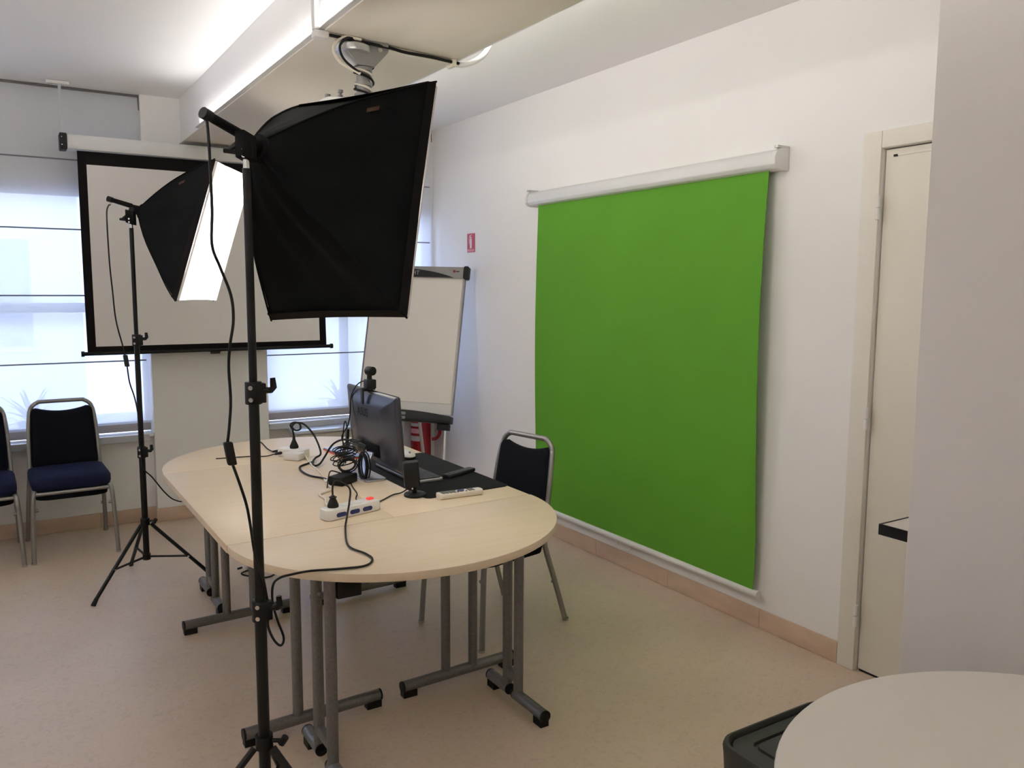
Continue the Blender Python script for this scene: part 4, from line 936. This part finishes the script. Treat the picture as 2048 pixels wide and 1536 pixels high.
# far power strip with plugs
p2 = thing('power_strip', 'white socket block crowded with black plugs at the far table end', 'power strip', (1.19, 3.93, ZT), 0, 'white power strips on the table')
P2 = frame((1.195, 3.945, ZT), (.62, -.78, 0), (.78, .62, 0), (0, 0, 1))
MB().prism(rrect(-.075, -.032, .075, .032, .012), .0006, .040, P2).build('housing', 'white_plastic', p2, bevel=.005)
MB().prism(rrect(-.03, -.03, .06, .034, .012), .0006, .034, P2 @ Matrix.Translation((.03, -.065, 0))).build('adapter', 'white_plastic', p2, bevel=.005)
pl = MB().lathe([(0, .041), (.021, .041), (.022, .05), (.016, .064), (.008, .082), (.006, .10), (0, .10)], P2 @ Matrix.Translation((0.0, .005, 0)), n=16).build('plug', 'black_plastic', p2)
a0 = P2 @ V((0, .005, .10))
MB().tube(smooth_path([a0, a0 + V((-.004, .004, .03)), a0 + V((-.012, .012, .055)), a0 + V((.004, .0, .068)), a0 + V((.028, -.006, .06)), a0 + V((.03, -.01, .035)), a0 + V((.01, 0, .028)), a0 + V((-.006, .006, .045)), a0 + V((.01, -.004, .066)), a0 + V((.05, -.02, .055)), a0 + V((.085, -.06, .0)), a0 + V((.09, -.13, -.07)), (1.257, 3.80, ZT + .012), (1.215, 3.72, ZT + .009), (1.2, 3.64, ZT + .009), (1.235, 3.672, ZT + .010), (1.275, 3.72, ZT + .03), (1.31, 3.70, ZT + .09), (1.325, 3.58, ZT + .13), (1.338, 3.42, ZT + .135), (1.345, 3.37, ZT + .13)]), .0048, 8).build('plug_cable', 'black_cable', pl)
for (q, e) in (((1.155, 3.965), (1.01, 4.03)), ((1.165, 4.01), (1.15, 4.40))):
    pp = MB().cyl((q[0], q[1], ZT + .022), (q[0] - .045, q[1] + (.012 if e[0] < 1.1 else .035), ZT + .014), .0105, .005, n=10).build('plug', 'black_plastic', p2)
    s0 = V((q[0] - .045, q[1] + (.012 if e[0] < 1.1 else .035), ZT + .014)); e0 = V((e[0], e[1], ZT + .004))
    MB().tube(smooth_path([s0, s0.lerp(e0, .4) + V((0, 0, -.006)), e0, e0 + (V((-.16, .03, 0)) if e[0] < 1.1 else V((-.06, -.04, 0)))]), .003, 6).build('plug_cable', 'black_cable', pp)
# power adapter with coils
ad = thing('power_adapter', 'black power brick with coiled cables behind the computer', 'adapter', (1.21, 3.30, ZT))
AM = frame((1.203, 3.283, ZT), (.83, .558, 0), (-.558, .83, 0), (0, 0, 1))
MB().prism(rrect(-.056, -.036, .056, .036, .005), .0006, .038, AM).build('brick', 'black_plastic', ad, bevel=.004)
MB().tube(smooth_path([AM @ V((-.05, .036, .018)), (1.155, 3.39, ZT + .006), (1.122, 3.472, ZT + .005), (1.118, 3.579, ZT + .005), (1.141, 3.675, ZT + .005), (1.192, 3.722, ZT + .005), (1.23, 3.75, ZT + .005)]), .0045, 8).build('mains_cable', 'black_cable', ad)
MB().cyl(AM @ V((-.04, .037, .019)), AM @ V((-.052, .055, .014)), .008, .006, n=10).build('connector', 'white_plastic', ad)
rnd = random.Random(11)
def coil(c, ax, bx_, n, r1, r2, w, name, rad=.0032):
    c = V(c); ax = V(ax).normalized(); bx_ = V(bx_).normalized(); nn = ax.cross(bx_)
    pts = []
    for i in range(n * 14 + 1):
        t = 2 * PI * i / 14; k = 1 + .10 * math.sin(t * .37 + 1) + .06 * math.sin(t * .71)
        pts.append(c + ax * (r1 * k * math.cos(t)) + bx_ * (r2 * k * math.sin(t)) + nn * (w * math.sin(t * .23 + .4)))
    MB().tube(pts, rad, 6).build(name, 'black_cable', ad)
coil((1.30, 3.285, ZT + .062), (.2, -.3, 0), (0, .05, 1), 6, .020, .055, .012, 'cable_coil')
coil((1.245, 3.34, ZT + .062), (.8, -.3, .1), (.1, .4, .8), 4, .036, .026, .016, 'cable_coil')
coil((1.265, 3.42, ZT + .11), (.8, -.45, .1), (.2, .3, .5), 5, .045, .016, .022, 'cable_coil', .0026)
coil((1.24, 3.37, ZT + .085), (.9, -.2, .2), (.0, .6, .4), 3, .05, .018, .02, 'cable_coil', .0026)
MB().tube(smooth_path([AM @ V((.02, .03, .038)), AM @ V((-.03, .04, .055)), AM @ V((-.075, .02, .035)), AM @ V((-.11, -.0, .005))]), .0028, 6).build('loose_end', 'black_cable', ad)
MB().tube(smooth_path([(1.30, 3.30, ZT + .11), (1.32, 3.32, ZT + .14), (1.335, 3.34, ZT + .13), (1.348, 3.36, ZT + .11)]), .004, 6).build('device_cable', 'black_cable', ad)
for k in range(4):
    y = 3.40 + .035 * k
    MB().tube(smooth_path([(1.346, y - .06, .85 + .006 * k), (1.325, y, .858 + .004 * k), (1.32, y + .10, .85 - .01 * k), (1.33, y + .17, .80 - .015 * k), (1.34, y + .22, ZT + .01 + .004 * k)]), .003, 6).build('device_cable', 'black_cable', ad)
# hub hanging on the computer edge
hb = thing('usb_hub', 'slim black hub hanging on cables at the computer edge', 'hub', (1.365, 3.635, .86))
MB().prism(rrect(-.012, -.048, .012, .048, .005), -.006, .006, frame((1.362, 3.650, .845), (0, -1, 0), (.04, -.02, 1), (-1, 0, 0))).build('body', 'black_plastic', hb, bevel=.003)
MB().tube(smooth_path([(1.362, 3.65, .893), (1.362, 3.665, .925), (1.36, 3.68, .915), (1.355, 3.69, .84), (1.355, 3.68, ZT + .02), (1.34, 3.64, ZT + .006), (1.31, 3.60, ZT + .004)]), .0026, 6).build('cable', 'black_cable', hb)
# cable with white plug on the floor under the table
fp = thing('floor_cable', 'dark cable with a white plug lying on the floor under the table', 'cable', (1.1, 4.45, 0))
MB().box((1.075, 4.47, .0005), (1.125, 4.53, .05)).build('plug', 'white_plastic', fp, bevel=.012)
MB().cyl((1.06, 4.50, .02), (1.04, 4.515, .012), .006, n=8).build('plug_tip', 'black_plastic', fp)
MB().tube(smooth_path([(1.125, 4.49, .02), (1.17, 4.44, .006), (1.20, 4.36, .005), (1.14, 4.32, .005), (1.06, 4.40, .005), (1.05, 4.46, .005), (1.15, 4.46, .012), (1.30, 4.40, .006), (1.45, 4.5, .006), (1.6, 4.9, .006)]), .004, 6).build('cable', 'black_cable', fp)
